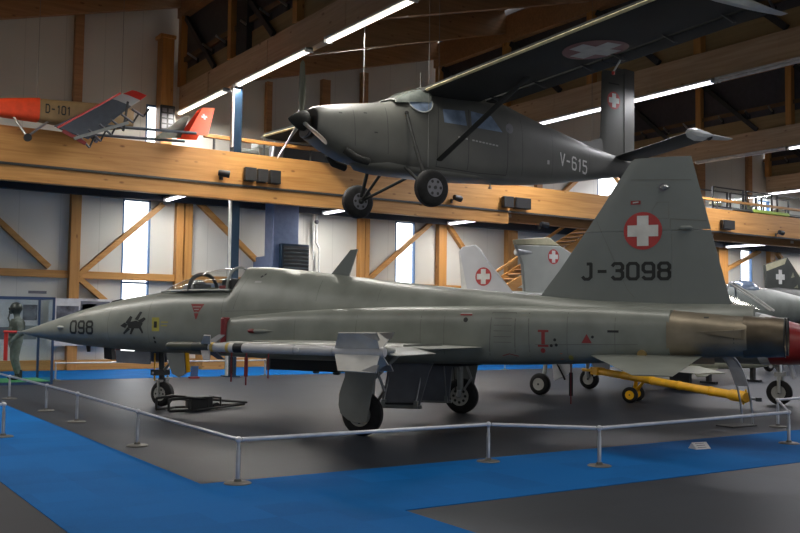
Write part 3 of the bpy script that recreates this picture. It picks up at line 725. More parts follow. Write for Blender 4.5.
m = MB(); m.box(3.60, 3.80, -.14, .14, 2.10, 2.30, 'black'); m.box(3.66, 3.84, -.17, .17, 2.10, 2.17, 'red_cover'); m.box(3.84, 4.1, -.19, .19, 2.1, 2.13, 'olive'); m.build('ejection_seat', JET, bevel=.02)
m = MB(); m.lathe((4.36, 0, 2.08), (1, 0, 0), [(0, .20), (.1, .20), (.3, .12), (.4, .04)], 'fin_dark', 20); m.box(4.30, 4.35, -.22, .22, 2.09, 2.20, 'dark_metal'); m.build('instrument_panel', JET, 40)
# covers, probes, antennas
m = MB(); m.box(3.15, 3.262, .74, .90, 1.03, 1.62, 'red_cover'); o = m.build('intake_cover', JET, bevel=.03); o['label'] = 'dark red intake cover'
m = MB(); m.lathe((8.72, 0, 1.27), (1, 0, 0), [(0, .02), (.42, .014)], 'steel', 8)
o = m.build('pitot_probe', JET)
m = MB(); m.lathe((8.80, 0, 1.27), (1, 0, 0), [(0, .028), (.36, .028)], 'red_bright', 10); m.box(9.06, 9.15, -.012, .012, .70, 1.28, 'red_bright'); o = m.build('pitot_cover', JET); o['label'] = 'bright red cover with hanging streamer'
m = MB(); y_ = bvh.ray_cast(Vector((2.5, 4, 1.405)), Vector((0, -1, 0)))[0].y
m.lathe((2.20, y_ + .01, 1.41), (1, 0, -.01), [(0, .006), (.2, .03), (.36, .035)], 'jet', 10); m.lathe((2.56, y_ + .01, 1.406), (1, 0, 0), [(0, .036), (.1, .034), (.14, .006)], 'red_cover', 10); m.build('side_probe', JET)
m = MB(); y_ = bvh.ray_cast(Vector((7.35, 4, 1.39)), Vector((0, -1, 0)))[0].y
m.ball((7.38, y_, 1.39), .045, 'jet_light', 12, 8, (2.2, .8, .7)); m.build('nose_blister', JET)
m = MB(); slab(m, [(1.72, 2.32), (1.36, 2.30), (1.20, 2.765), (1.33, 2.755)], .03, 'fin'); m.build('blade_antenna', JET)
m = MB(); slab(m, [(6.45, 1.84), (6.15, 1.90), (6.12, 1.935), (6.36, 1.90)], .03, 'black'); m.build('dorsal_antenna', JET)
m = MB(); slab(m, [(7.0, 1.09), (6.9, 1.07), (6.9, .93), (6.96, .93)], .03, 'black'); m.build('ventral_antenna', JET)
m = MB(); slab(m, [(6.52, 1.04), (6.34, 1.02), (6.30, .80), (6.50, .82)], .10, 'black'); m.build('gun_port_cover', JET)
m = MB(); slab(m, [(6.27, 1.0), (6.17, 1.0), (6.16, .79), (6.24, .79)], .04, 'red_cover'); m.build('warning_flag', JET)
m = MB(); m.box(1.35, 2.85, -.14, .14, .75, .98, 'black'); m.box(1.5, 1.62, -.05, .05, .70, .76, 'dark_metal'); m.box(1.9, 2.0, -.05, .05, .71, .76, 'dark_metal'); m.build('centreline_pylon', JET, bevel=.03)
m = MB(); m.lathe((.9, .3, 1.02), (-1, 0, 0), [(0, .01), (.2, .08), (1.6, .10), (2., .06)], 'dark_metal', 12); m.build('ventral_fairing', JET)
for s_, l_, z1, z0, mat in ((1.62, 2.5, 1.20, .67, 'red_cover'), (1.87, 2.5, 1.20, .71, 'red_cover'), (1.25, 2.5, 1.20, .78, 'red_cover'), (-2.37, 0, 1.02, .42, 'red_cover')):
    m = MB(); m.box(s_ - .008, s_ + .008, l_ - .008, l_ + .008, z0, z1, mat)
    m.box(s_ - .028, s_ + .028, l_ - .006, l_ + .006, z0 + .12, z1 - .14, mat if s_ > 1.5 and s_ < 1.7 else 'dark_metal')
    m.build('warning_streamer', JET)
# landing gear
for sd in (1, -1):
    y = sd * 1.86
    wheel(JET, (.09, y, .303), (0, 1, 0), .305, .20, holes=8, name='main_wheel')
    m = MB(); m.tube((.05, y - sd * .20, 1.22), (.05, y - sd * .16, .42), .055, 'gear_grey', n=14); m.tube((.05, y - sd * .16, .5), (.09, y - sd * .16, .30), .04, 'steel', n=12); m.tube((.09, y - sd * .17, .303), (.09, y, .303), .04, 'gear_grey')
    m.tube((-.02, y - sd * .16, .95), (-.16, y - sd * .17, .62), .02, 'steel'); m.tube((-.16, y - sd * .17, .62), (-.02, y - sd * .17, .42), .02, 'steel')
    m.tube((.05, y - sd * .17, .75), (-.05, y - sd * .9, 1.12), .03, 'gear_grey'); m.path([(.14, y - sd * .15, .4), (.16, y - sd * .2, .8), (.1, y - sd * .3, 1.15)], .012, 'black')
    m.build('main_leg', JET, 40)
    m = MB(); dy = y + sd * .13
    m.prism([(.30, 1.19), (-.19, 1.19), (-.19, .95), (-.10, .52), (-.05, .21), (.0, .19), (.13, .18), (.25, .22), (.37, .30), (.405, .42), (.395, .58), (.31, .82)], .025, 'door_grey', lambda u, v, w__: (u, dy + w__, v))
    m.build('leg_door', JET, bevel=.006)
    m = MB(); yd = sd * .42
    m.prism([(.42, .97), (-.36, .97), (-.30, .82), (-.20, .30), (.44, .28), (.40, .72)], .03, 'inner_door', lambda u, v, w__: (u, yd + w__ + sd * (.97 - v) * .25, v))
    yb = yd + sd * .175
    m.tube((.46, yb, .29), (-.24, yb, .31), .028, 'gear_grey'); m.tube((.40, yb + sd * .03, .34), (-.18, yb + sd * .03, .36), .014, 'dark_metal')
    for u in (.38, -.16): m.box(u - .03, u + .03, yb - .03, yb + .05, .29, .40, 'gear_grey'); m.tube((u, yb + .03, .36), (u - .02, yd, .9), .012, 'steel')
    m.build('inner_gear_door', JET)
    # strake panel aft of the bay
    m = MB(); m.prism([(-.42, 1.0), (-1.05, 1.0), (-.98, .42), (-.50, .40)], .03, 'black', lambda u, v, w__: (u, -.55 + w__, v))
wheel(JET, (5.15, 0, .228), (0, 1, 0), .228, .17, holes=6, name='nose_wheel')
m = MB(); m.tube((5.20, 0, 1.02), (5.17, 0, .47), .05, 'dark_metal', n=14); m.tube((5.17, 0, .5), (5.165, 0, .42), .07, 'dark_metal')
for sd in (1, -1): m.beam((5.165, sd * .10, .47), (5.15, sd * .11, .20), .05, .02, 'hub')
m.box(5.11, 5.22, -.12, .12, .44, .48, 'hub'); m.tube((5.15, -.12, .212), (5.15, .12, .212), .025, 'steel'); m.tube((5.17, 0, .62), (4.75, 0, 1.0), .025, 'gear_grey'); m.tube((5.30, .05, .46), (5.28, .08, .95), .015, 'yellow'); m.box(5.12, 5.3, -.16, .16, .56, .66, 'dark_metal'); m.ball((5.25, .12, .6), .05, 'steel', 10, 6)
m.build('nose_leg', JET, 40)
m = MB(); m.prism([(4.84, .97), (4.44, .99), (4.40, .62), (4.55, .56), (4.70, .62)], .02, 'door_grey', lambda u, v, w__: (u, .30 + w__, v)); m.prism([(4.50, .99), (4.38, .99), (4.34, .66), (4.42, .64)], .02, 'yellow', lambda u, v, w__: (u, .26 + w__, v)); m.build('nose_gear_door', JET)
m = MB(); m.prism([(6.05, .99), (5.24, .98), (5.24, .76), (6.02, .77)], .02, 'inner_door', lambda u, v, w__: (u, .24 + w__, v)); m.prism([(6.03, .98), (5.26, .98), (5.26, .78), (6.0, .78)], .02, 'fin_dark', lambda u, v, w__: (u, -.24 + w__, v)); m.build('nose_bay_door', JET)

# missile on the near wingtip rail
def jp(x, y, z): v = JET.matrix_basis @ Vector((x, y, z)); return v
MIS = thing('air_to_air_missile', 'slim grey missile with yellow bands and dark green nose on the near wingtip rail', 'missile', (0, 0, 0))
JETM = Matrix.Translation((8.549, 12.159, 0)) @ Matrix.Rotation(math.atan2(.858, -.513), 4, 'Z')
MIS.matrix_basis = JETM @ Matrix.Translation((0, 4.15, 1.255))
m = MB(); m.lathe((1.62, 0, 0), (-1, 0, 0), [(0, .05), (.3, .057), (.36, .057)], 'olive', 24); m.lathe((1.26, 0, 0), (-1, 0, 0), [(0, .059), (.25, .059)], 'camo_dark', 24)
m.ball((1.62, 0, 0), .05, 'olive', 16, 9, (1.4, 1, 1)); m.build('seeker_head', MIS, 40)
m = MB(); m.lathe((1.01, 0, 0), (-1, 0, 0), [(0, .057), (.38, .057)], 'missile', 24)
m.lathe((.645, 0, 0), (-1, 0, 0), [(0, .0595), (.13, .0595)], 'black', 24); m.lathe((.52, 0, 0), (-1, 0, 0), [(0, .057), (1.87, .057), (1.90, .05)], 'missile', 24)
for x in (.985, .755): m.lathe((x, 0, 0), (-1, 0, 0), [(0, .059), (.045, .059)], 'band_yellow', 24, False, False)
for x in (-.2, -.72): m.lathe((x, 0, 0), (-1, 0, 0), [(0, .0595), (.02, .0595)], 'steel', 24)
m.lathe((-.28, .055, .0), (0, 1, 0), [(0, .02), (.012, .018)], 'white', 10)
m.build('missile_body', MIS, 40)
for k in range(4):
    a = PI / 4 + k * PI / 2; ca, sa = math.cos(a), math.sin(a)
    m = MB(); m.prism([(1.24, .05), (1.12, .06), (1.0, .21), (.90, .21), (.98, .055)], .012, 'missile_fin' if k in (0,) else 'fin_dark', lambda u, v, w__: (u, v * ca - w__ * sa, v * sa + w__ * ca)); m.build('canard', MIS)
    m = MB(); m.prism([(-.76, .055), (-.90, .30), (-1.37, .31), (-1.33, .055)], .014, 'missile_fin', lambda u, v, w__: (u, v * ca - w__ * sa, v * sa + w__ * ca))
    m.prism([(-1.20, .29), (-1.38, .31), (-1.38, .20), (-1.33, .20)], .02, 'steel', lambda u, v, w__: (u, v * ca - w__ * sa, v * sa + w__ * ca)); m.build('tail_fin', MIS)
# ------------------------------------------------------------------ high-wing turboprop hanging over the fighter (local x = forward = -X of the hall)
PX, PY, PZ = 11.4, 17.5, 4.0
UT = thing('utility_aircraft', 'dark grey high-wing propeller plane V-615 hanging from the roof above the fighter', 'aircraft', (PX, PY, PZ), PI)
def P(X, dy, Z): return (PX - X, dy, Z - PZ)
#       X     top   bot   w    et   eb
BT = [(9.28, 6.06, 5.40, .40, 2.8, 2.8), (9.34, 6.10, 5.37, .42, 2.8, 2.8), (9.6, 6.16, 5.22, .44, 3, 3), (10.05, 6.25, 5.04, .46, 3, 3.2), (10.6, 6.34, 4.95, .49, 3, 3.6), (11.12, 6.44, 4.92, .54, 2.8, 4), (11.3, 6.54, 4.91, .56, 2.6, 4), (11.75, 6.80, 4.90, .59, 2.8, 4.5), (12.2, 6.86, 4.89, .60, 3.2, 5), (13, 6.88, 4.89, .60, 3.4, 5), (14.3, 6.84, 4.92, .59, 3.2, 5), (14.8, 6.74, 4.94, .56, 2.6, 4.5), (15.4, 6.61, 4.99, .50, 2.4, 4), (16.2, 6.44, 5.09, .42, 2.4, 4), (17.3, 6.20, 5.26, .31, 2.4, 3.6), (18.1, 6.08, 5.40, .22, 2.3, 3), (18.75, 6.0, 5.50, .13, 2.2, 2.6), (19.0, 5.96, 5.55, .07, 2, 2)]
pf = MB(); xs_ = sorted({r[0] for r in BT} | {9.28 + .25 * k for k in range(38)}); R = []
for X in xs_:
    t, bo, w_, et, eb = interp(BT, X); zc = (t + bo) / 2; R.append([P(X, y, z) for y, z in sell(w_, zc, t - zc, zc - bo, et, eb, 48)])
pf.rings(R, 'pc6')
bvh = BVHTree.FromPolygons([Vector(v) for v in pf.v], pf.f)
def pd(poly, mat, off=.005): decal(pf, [[(PX - u, v - PZ) for u, v in p] for p in poly], mat, off)
def psm(pts, wd=.014, mat='black'): seam(pf, [(PX - u, v - PZ) for u, v in pts], wd, mat)
q_, L_ = strokes('V-615', .15)
pd([[(16.08 + u * .245, 5.50 + v * .30 - u * .028) for u, v in p] for p in q_], 'white', .008)
for k in range(12):
    if k not in (3,): psm([(12.78 + .10 * k, 5.775 - .006 * k), (12.85 + .10 * k, 5.772 - .006 * k)], .035, 'pc6_white')
psm([(12.22, 6.45), (12.20, 5.05), (13.4, 5.02), (14.25, 5.05), (14.25, 6.3)]); psm([(13.08, 6.45), (13.08, 5.05)]); psm([(14.7, 6.6), (14.75, 5.1)], .01)
psm([(10.1, 6.15), (10.15, 5.3)], .01); psm([(10.9, 6.3), (10.95, 5.2)], .01); psm([(15.8, 6.45), (15.8, 5.15)], .008); psm([(17.2, 6.15), (17.2, 5.35)], .008)
pd([[(14.30 + .12 * math.cos(a), 6.16 + .12 * math.sin(a)) for a in [k * PI / 8 for k in range(16)]]], 'fin_dark'); pd([[(15.6, 5.46), (15.68, 5.46), (15.68, 5.56), (15.6, 5.56)]], 'pc6_white')
for p in ((9.75, 5.95), (10.35, 6.02), (10.6, 5.62)): pd([[(p[0], p[1]), (p[0] + .08, p[1]), (p[0] + .08, p[1] + .03), (p[0], p[1] + .03)]], 'black')
pf.build('fuselage', UT, 42)
m = MB()
for poly in ([(12.34, 6.36), (12.96, 6.40), (13.02, 6.06), (12.38, 6.06)], [(13.14, 6.42), (13.75, 6.38), (14.08, 6.04), (13.16, 6.05)]):
    # split into strips so the pane follows the cabin side
    (a, b_, c, d) = poly
    for i in range(5):
        f, g = i / 5, (i + 1) / 5; li = lambda p, q, t: (p[0] + (q[0] - p[0]) * t, p[1] + (q[1] - p[1]) * t)
        decal(m, [[(PX - u, v - PZ) for u, v in (li(a, b_, f), li(a, b_, g), li(d, c, g), li(d, c, f))]], 'window_dark', .008)
m.build('cabin_window', UT)
m = MB(); R = []
for X, t, w_ in ((11.15, 6.475, .45), (11.3, 6.56, .50), (11.5, 6.68, .555), (11.78, 6.80, .585), (12.0, 6.85, .59)):
    R.append([P(X, w_ * math.copysign(abs(math.cos(a)) ** .8, math.cos(a)) * 1.02, 6.32 + (t - 6.32) * math.sin(a) ** .55 + .012) for a in [PI * (.02 + .96 * k / 20) for k in range(21)]])
n = 21; m.add([p for r in R for p in r], [(i * n + j, i * n + j + 1, (i + 1) * n + j + 1, (i + 1) * n + j) for i in range(4) for j in range(n - 1)], 'screen_grey')
m.build('windscreen', UT, 50)
m = MB(); pts = [(11.76 + .29 * math.cos(a), 6.44 + .23 * math.sin(a)) for a in [2 * PI * k / 20 for k in range(20)]]
for k in range(20):
    (u0, v0), (u1, v1) = pts[k], pts[(k + 1) % 20]
    decal(m, [[(PX - 11.76, 6.44 - PZ), (PX - u0, v0 - PZ), (PX - u1, v1 - PZ)]], 'window_dark', .045)
m.build('cockpit_side_window', UT)
m = MB()
for k in range(20):
    a_, b_ = [bvh.ray_cast(Vector((PX - u, 4, v - PZ)), Vector((0, -1, 0)))[0] for u, v in (pts[k], pts[(k + 1) % 20])]
    m.tube(a_ + Vector((0, .045, 0)), b_ + Vector((0, .045, 0)), .014, 'tip_grey', n=6)
for X, t, w_ in ((11.16, 6.48, .46), (12.0, 6.86, .6)):
    q = [P(X, w_ * math.copysign(abs(math.cos(a)) ** .8, math.cos(a)) * 1.03, 6.32 + (t - 6.32) * math.sin(a) ** .55 + .015) for a in [PI * (.03 + .94 * k / 14) for k in range(15)]]
    m.path(q, .018, 'pc6', 6)
m.path([P(11.15, 0, 6.49), P(11.5, 0, 6.70), P(12.0, 0, 6.87)], .02, 'pc6', 6)
m.build('windscreen_frame', UT, 50)
# engine intake, exhaust, spinner, propeller
m = MB(); m.rings([[P(X, y, z) for y, z in sell(.375, 5.73, .30, .30, 2.8, None, 36)] for X in (9.30, 9.272)], 'black'); m.build('cowl_front', UT)
m = MB(); c = P(9.21, 0, 5.53); m.rings([[P(9.215 + dx, y * k, 5.56 + z * k) for y, z in sell(.24, 0, .10, .13, 2.4, None, 24)] for dx, k in ((-.03, 1.05), (-.05, 1.), (-.02, .9), (.0, .9))], 'fin_dark'); m.build('engine_intake', UT)
m = MB(); m.rings([[P(9.208, y, 5.56 + z) for y, z in sell(.20, 0, .08, .11, 2.4, None, 24)], [P(9.158, y, 5.56 + z) for y, z in sell(.205, 0, .085, .115, 2.4, None, 24)]], 'black'); m.build('intake_mouth', UT)
for sd in (1, -1):
    m = MB(); m.path([P(9.95, sd * .36, 5.2), P(10.15, sd * .47, 5.04), P(10.45, sd * .50, 4.98)], .085, 'pc6_dark', 12); m.lathe(P(10.45, sd * .50, 4.98), (-1, sd * .1, -.1), [(0, .085), (.02, .07)], 'black', 12)
    m.build('exhaust_pipe', UT, 50)
m = MB(); R = []
for X, t, bo, w_ in ((10.3, 5.12, 4.98, .08), (10.5, 5.2, 4.86, .28), (11.0, 5.2, 4.82, .44), (12.4, 5.12, 4.82, .5), (13.4, 5.05, 4.86, .48), (14.4, 5.0, 4.92, .3)): R.append([P(X, y, z) for y, z in sell(w_, (t + bo) / 2, (t - bo) / 2, (t - bo) / 2, 2.6, None, 28)])
m.rings(R, 'pc6'); m.build('belly_fairing', UT, 45)
m = MB(); ax = (1, 0, .0); sp = P(9.18, 0, 5.78); m.lathe(sp, ax, [(-.08, .12), (0, .12), (0, .215), (.1, .21), (.2, .165), (.3, .10), (.37, .045), (.41, .005)], 'pc6_dark', 28); m.build('spinner', UT, 40)
hubp = Vector(P(9.09, 0, 5.78))
for k, a in enumerate((PI / 2, PI / 2 + 2 * PI / 3, PI / 2 - 2 * PI / 3)):
    m = MB(); rad = Vector((0, math.cos(a), math.sin(a))); tan = Vector((0, -math.sin(a), math.cos(a))); fw = Vector((1, 0, 0)); R = []
    for r_, ch, th, tw in ((.18, .05, .045, 1.1), (.28, .06, .04, .95), (.5, .082, .026, .75), (.8, .085, .018, .55), (1.1, .075, .012, .42), (1.24, .06, .008, .38), (1.29, .02, .004, .36)):
        cx_ = tan * math.cos(tw) + fw * math.sin(tw); nx_ = fw * math.cos(tw) - tan * math.sin(tw)
        R.append([hubp + rad * r_ + cx_ * (ch * math.cos(2 * PI * j / 12)) + nx_ * (th * math.sin(2 * PI * j / 12)) for j in range(12)])
    m.rings(R, 'olive' if k == 0 else 'steel'); o = m.build('propeller_blade', UT, 50)
# wing with both halves, struts
def wz(dy): return 6.70 + .036 * abs(dy)
def airfoil(dy, x0, x1, z, th, n=14):
    up = []; dn = []
    for k in range(n + 1):
        u = .5 - .5 * math.cos(PI * k / n); X = x0 + (x1 - x0) * u; h = th * 2.6 * math.sqrt(u) * (1 - u) ** .9
        up.append(P(X, dy, z + h * .75)); dn.append(P(X, dy, z - h * .25))
    return up + dn[::-1][1:-1]
m = MB(); ST = [-7.75, -4, -.6, 0, .6, 2.2, 4., 5.5, 7.0, 7.75]
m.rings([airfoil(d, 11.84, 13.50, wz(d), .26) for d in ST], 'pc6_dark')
def on_wing(polys, mat, off=-.012):
    wb = BVHTree.FromPolygons([Vector(v) for v in m.v[:len(ST) * 28]], [f for f in m.f if all(i < len(ST) * 28 for i in f)])
    for p in polys:
        vs = []
        for X, d in p:
            h = wb.ray_cast(Vector(P(X, d, 5)), Vector((0, 0, 1)))
            if h[0] is None: break
            vs.append(h[0] + Vector((0, 0, off)))
        else: m.add(vs, [tuple(range(len(vs)))], mat)
on_wing(disc(12.86, 4.80, .63, 32), 'pc6_red'); on_wing(cross(12.86, 4.80, .63), 'pc6_white', -.02)
m.build('wing', UT, 40)
m = MB()
for sd in (1, -1):
    R = [[P(11.83 + dx, sd * d, wz(d) + dz) for dx, dz in ((-.012, .0), (.05, .055), (.06, .05), (.012, .0), (.05, -.022), (.04, -.03))] for d in (.62, 4, 7.7)]
    m.rings(R, 'le_yellow')
o = m.build('leading_edge_strip', UT); o['label'] = 'pale yellow leading edge'
for sd in (1, -1):
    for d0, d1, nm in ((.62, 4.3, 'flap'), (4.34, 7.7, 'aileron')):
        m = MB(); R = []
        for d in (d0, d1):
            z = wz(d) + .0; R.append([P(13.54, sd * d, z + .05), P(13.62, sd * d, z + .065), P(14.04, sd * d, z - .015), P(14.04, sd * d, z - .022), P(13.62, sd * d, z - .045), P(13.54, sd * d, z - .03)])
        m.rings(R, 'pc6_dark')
        for q in (d0 + .4, (d0 + d1) / 2, d1 - .4): m.prism([(13.3, -.03), (13.56, -.02), (13.74, -.10), (13.66, -.12)], .03, 'black', lambda u, v, w__: P(u, sd * q + w__, wz(q) + v))
        m.build(nm, UT)
    m = MB(); R = []
    for X, h0, h1 in ((11.82, .0, .0), (12.0, .08, .12), (12.6, .10, .16), (13.4, .07, .10), (14.0, .03, .03), (14.36, .0, .004)):
        z = wz(7.8); R.append([P(X, sd * 7.75, z + h1), P(X, sd * 7.86, z + h1 * .6), P(X, sd * 7.90, z), P(X, sd * 7.86, z - h0), P(X, sd * 7.75, z - h0)])
    m.rings(R, 'tip_grey'); o = m.build('wingtip', UT); o['label'] = 'light grey pointed wingtip'
    m = MB(); a, b_ = Vector(P(12.27, sd * .58, 5.2)), Vector(P(13.0, sd * 2.75, wz(2.75) - .02)); d_ = (b_ - a); R = []
    for f in (0, 1):
        o_ = a + d_ * f; R.append([o_ + Vector((math.cos(2 * PI * k / 14) * .085, 0, math.sin(2 * PI * k / 14) * .03)) for k in range(14)])
    m.rings(R, 'pc6_dark'); m.build('wing_strut', UT, 50)
    # main gear
    m = MB(); wc = Vector(P(11.4, sd * 1.5, 4.385)); hb = Vector(P(11.4, sd * 1.33, 4.385))
    for q, r_ in ((P(11.42, sd * .5, 4.95), .035), (P(12.15, sd * .5, 4.92), .035)): m.tube(q, hb, r_, 'pc6_dark', n=10)
    m.tube(hb, wc, .035, 'dark_metal'); top = Vector(P(11.38, sd * .57, 6.15)); mid = top + (hb - top) * .45
    m.tube(top, mid, .032, 'pc6_dark', n=10); m.tube(mid, hb + Vector((0, 0, .1)), .045, 'pc6_dark', n=10); m.ball(top, .05, 'pc6_dark', 10, 7); m.ball(hb, .07, 'pc6_dark', 10, 7)
    m.build('main_leg', UT, 50)
    wheel(UT, wc, (0, 1, 0), .395, .27, hub='fin_dark', name='main_wheel', hr=.44, holes=6)
    m = MB(); TS = [(.12, 18.30, 19.25, 5.98), (2.75, 17.98, 19.0, 6.16)]
    R = []
    for d, l, t_, z in TS:
        up = []; dn = []
        for k in range(9):
            u = k / 8; X = l + (t_ - l) * u; h = .16 * math.sqrt(u) * (1 - u) ** .9; up.append(P(X, sd * d, z + h)); dn.append(P(X, sd * d, z - h))
        R.append(up + dn[::-1][1:-1])
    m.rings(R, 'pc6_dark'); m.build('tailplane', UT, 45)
    m = MB(); R = []
    for X, h in ((17.92, .004), (18.0, .10), (18.25, .16), (18.55, .13), (18.72, .06), (18.75, .02), (18.85, .06), (19.0, .055), (19.5, .004)): R.append([P(X, sd * 2.75, 6.16 + h), P(X, sd * 2.90, 6.17 + h * .5), P(X, sd * 2.93, 6.17), P(X, sd * 2.90, 6.17 - h * .5), P(X, sd * 2.75, 6.16 - h)])
    m.rings(R, 'tip_grey'); m.lathe(P(18.62, sd * 2.82, 6.14), (-1, 0, 0), [(0, .02), (.1, .09), (.22, .02)], 'black', 10); o = m.build('tailplane_horn', UT); o['label'] = 'light grey tailplane tip'
# fin, dorsal fillet, rudder
m = MB()
def vring(z, x0, x1, th): 
    pts = [(x0 + (x1 - x0) * k / 8, th * 2.4 * math.sqrt(k / 8) * (1 - k / 8 * .55) * .6 + .004) for k in range(9)]
    return [P(X, h, z) for X, h in pts] + [P(X, -h, z) for X, h in pts[::-1]]
m.rings([vring(z, l, 18.72, .08) for z, l in ((5.9, 17.86), (6.3, 17.9), (8.2, 17.95), (8.28, 17.99))], 'pc6')
m.rings([[P(X, y, z) for y, z in ((.05, 6.0), (.012, zt), (-.012, zt), (-.05, 6.0))] for X, zt in ((16.9, 6.22), (17.5, 6.32), (18.1, 6.5))], 'pc6')
bvh = BVHTree.FromPolygons([Vector(v) for v in m.v], m.f)
decal(m, [[(PX - u, v - PZ) for u, v in p] for p in disc(18.34, 7.50, .235, 28)], 'red', .006); decal(m, [[(PX - u, v - PZ) for u, v in p] for p in cross(18.34, 7.50, .235)], 'white', .012)
seam(m, [(PX - 18.15, 7.95 - PZ), (PX - 18.55, 7.95 - PZ)], .03, 'black'); m.build('tail_fin', UT, 45)
m = MB(); m.rings([[P(X, s_ * h, z) for X, h, s_ in ((18.74, .07, 1), (19.18, .012, 1), (19.18, .012, -1), (18.74, .07, -1))] for z in (5.85, 8.42)], 'pc6'); m.rings([[P(X, s_ * h, z) for X, h, s_ in ((18.45, .05, 1), (18.76, .06, 1), (18.76, .06, -1), (18.45, .05, -1))] for z in (8.29, 8.40)], 'pc6'); m.build('rudder', UT, 45)
m = MB(); m.tube(P(18.6, 0, 5.55), P(18.85, 0, 5.3), .04, 'dark_metal'); m.build('tail_leg', UT); wheel(UT, P(18.85, 0, 5.2), (0, 1, 0), .14, .1, name='tail_wheel')
m = MB(); m.tube(P(14.2, 0, 4.93), P(14.2, 0, 4.80), .02, 'steel'); m.box(*[c for c in (PX - 14.23, PX - 14.17, -.03, .03, .78, .82)], 'steel'); m.build('tie_down_ring', UT)
m = MB(); m.tube(P(13.72, 4.7, 6.88), P(13.45, 4.7, 6.50), .02, 'tip_grey'); m.lathe(P(13.45, 4.7, 6.51), (0, 0, -1), [(0, .03), (.06, .03)], 'red_bright', 8); m.build('wing_probe', UT)
m = MB(); m.tube(P(11.95, .25, 6.86), P(11.97, .25, 7.2), .012, 'black'); m.build('whip_aerial', UT)
# suspension
for i, (X, dy, z0, z1, nm) in enumerate(((10.55, 0.1, 6.30, 9.7, 'thin steel cable from the roof down to the engine cowling'), (11.93, .62, 5.0, 10.1, 'thin steel cable passing the cockpit of the hanging plane'), (13.1, -.62, 6.95, 10.4, 'thin steel cable at the far wing root of the hanging plane'), (17.6, 0, 6.2, 11.3, 'thin steel cable holding the tail of the hanging plane'))):
    m = MB(); m.tube((X, PY - dy, z0), (X, PY - dy, z1), .006, 'cable', n=6)
    tag(m.build('suspension_cable'), nm, 'cable')
m = MB(); m.tube((9.0, 17.6, 7.15), (13.3, 17.6, 8.3), .004, 'cable', n=6); tag(m.build('stay_cable'), 'thin slanting stay wire from the propeller top up to the right', 'cable')
# ------------------------------------------------------------------ knee-high rope-rail barriers
POST_Z = .43
def stanchion(x, y, label):
    t = thing('barrier_post', label, 'post', (x, y, 0))
    m = MB(); m.lathe((0, 0, 0), (0, 0, 1), [(0, .135), (.012, .135), (.02, .12), (.026, .04), (.05, .032)], 'base_plate', 28); m.build('base', t, 40)
    m = MB(); m.lathe((0, 0, .03), (0, 0, 1), [(0, .022), (.30, .022), (.31, .017), (.37, .017)], 'post_grey', 16); m.build('post', t, 40)
    m = MB(); m.ball((0, 0, POST_Z), .032, 'white_rail', 16, 10); m.build('ball_cap', t, 60)
    return (x, y)
def rail(a, b_, label, mat='white_rail'):
    m = MB(); p, q = Vector((a[0], a[1], POST_Z)), Vector((b_[0], b_[1], POST_Z)); d = (q - p).normalized()
    at = m.center; m.tube(p + d * .036, q - d * .036, .020, mat, n=12); c = (p + q) / 2
    m.v = [(x - c.x, y - c.y, z - c.z) for x, y, z in m.v]; tag(m.build('barrier_rail', loc=c), label, 'rail')
A_ = stanchion(3.84, 8.59, 'barrier post at the near left corner of the railing on the blue edge')
B_ = stanchion(3.85, 11.67, 'barrier post on the left railing, first one behind the corner post')
C_ = stanchion(3.9, 14.68, 'barrier post on the left railing, second behind the corner, just below the jet nose')
D_ = stanchion(3.89, 16.56, 'barrier post on the left railing, third behind the corner, in front of the showcase')
E_ = stanchion(3.82, 19.2, 'barrier post on the left railing farthest back, at the left edge')
E2 = stanchion(3.8, 22.2, 'barrier post beyond the left edge of the picture, end of the left railing')
F_p = stanchion(6.92, 8.52, 'barrier post on the front railing, first to the right of the corner')
G_p = stanchion(7.82, 7.65, 'barrier post on the front railing, second to the right of the corner')
H_p = stanchion(11.6, 7.81, 'barrier post on the front railing at the right edge')
I_p = stanchion(13.32, 9.16, 'barrier post behind the right end of the front railing beside the curved sign stand')
J_p = stanchion(16.4, 9.3, 'barrier post outside the right edge, end of the right railing')
K_p = stanchion(2.59, 13.32, 'lone barrier post on the blue carpet at the left edge')
L_p = stanchion(.2, 13.2, 'barrier post outside the left edge')
rail(A_, B_, 'rail running from the near left corner post back to the next post', 'post_grey'); rail(B_, C_, 'left railing bar below the jet nose, second from the corner', 'post_grey'); rail(C_, D_, 'left railing bar third from the corner', 'post_grey'); rail(D_, E_, 'left railing bar before the glass showcase, fourth from the corner', 'post_grey'); rail(E_, E2, 'left railing bar leaving the picture at the left edge', 'post_grey')  # left bars take a darker grey that imitates dark reflections in the steel
rail(A_, F_p, 'long white front bar passing below the near main wheel'); rail(F_p, G_p, 'short front railing bar at the bend'); rail(G_p, H_p, 'white front railing bar below the yellow tow bar'); rail(H_p, I_p, 'short dark bar joining the right end post to the post behind', 'post_grey'); rail(I_p, J_p, 'white bar leaving the picture at the right edge'); rail(K_p, L_p, 'bar of the lone post leaving at the left edge')
bp = [stanchion(x, 24.05, f'barrier post at the back wall {w_}') for x, w_ in ((5.84, 'beside the glass showcase'), (8.7, 'behind the nose wheel'), (11.5, 'right of the blue column'), (14.4, 'behind the near main wheel'), (17.3, 'behind the far main wheel'), (20.2, 'behind the wheel of the silver jet'))]
for i, w_ in enumerate(('from the showcase to the nose wheel', 'from the nose wheel to the blue column', 'right of the blue column', 'behind the main wheels', 'farthest right along the back wall')): rail(bp[i], bp[i + 1], f'back wall railing bar {w_}')

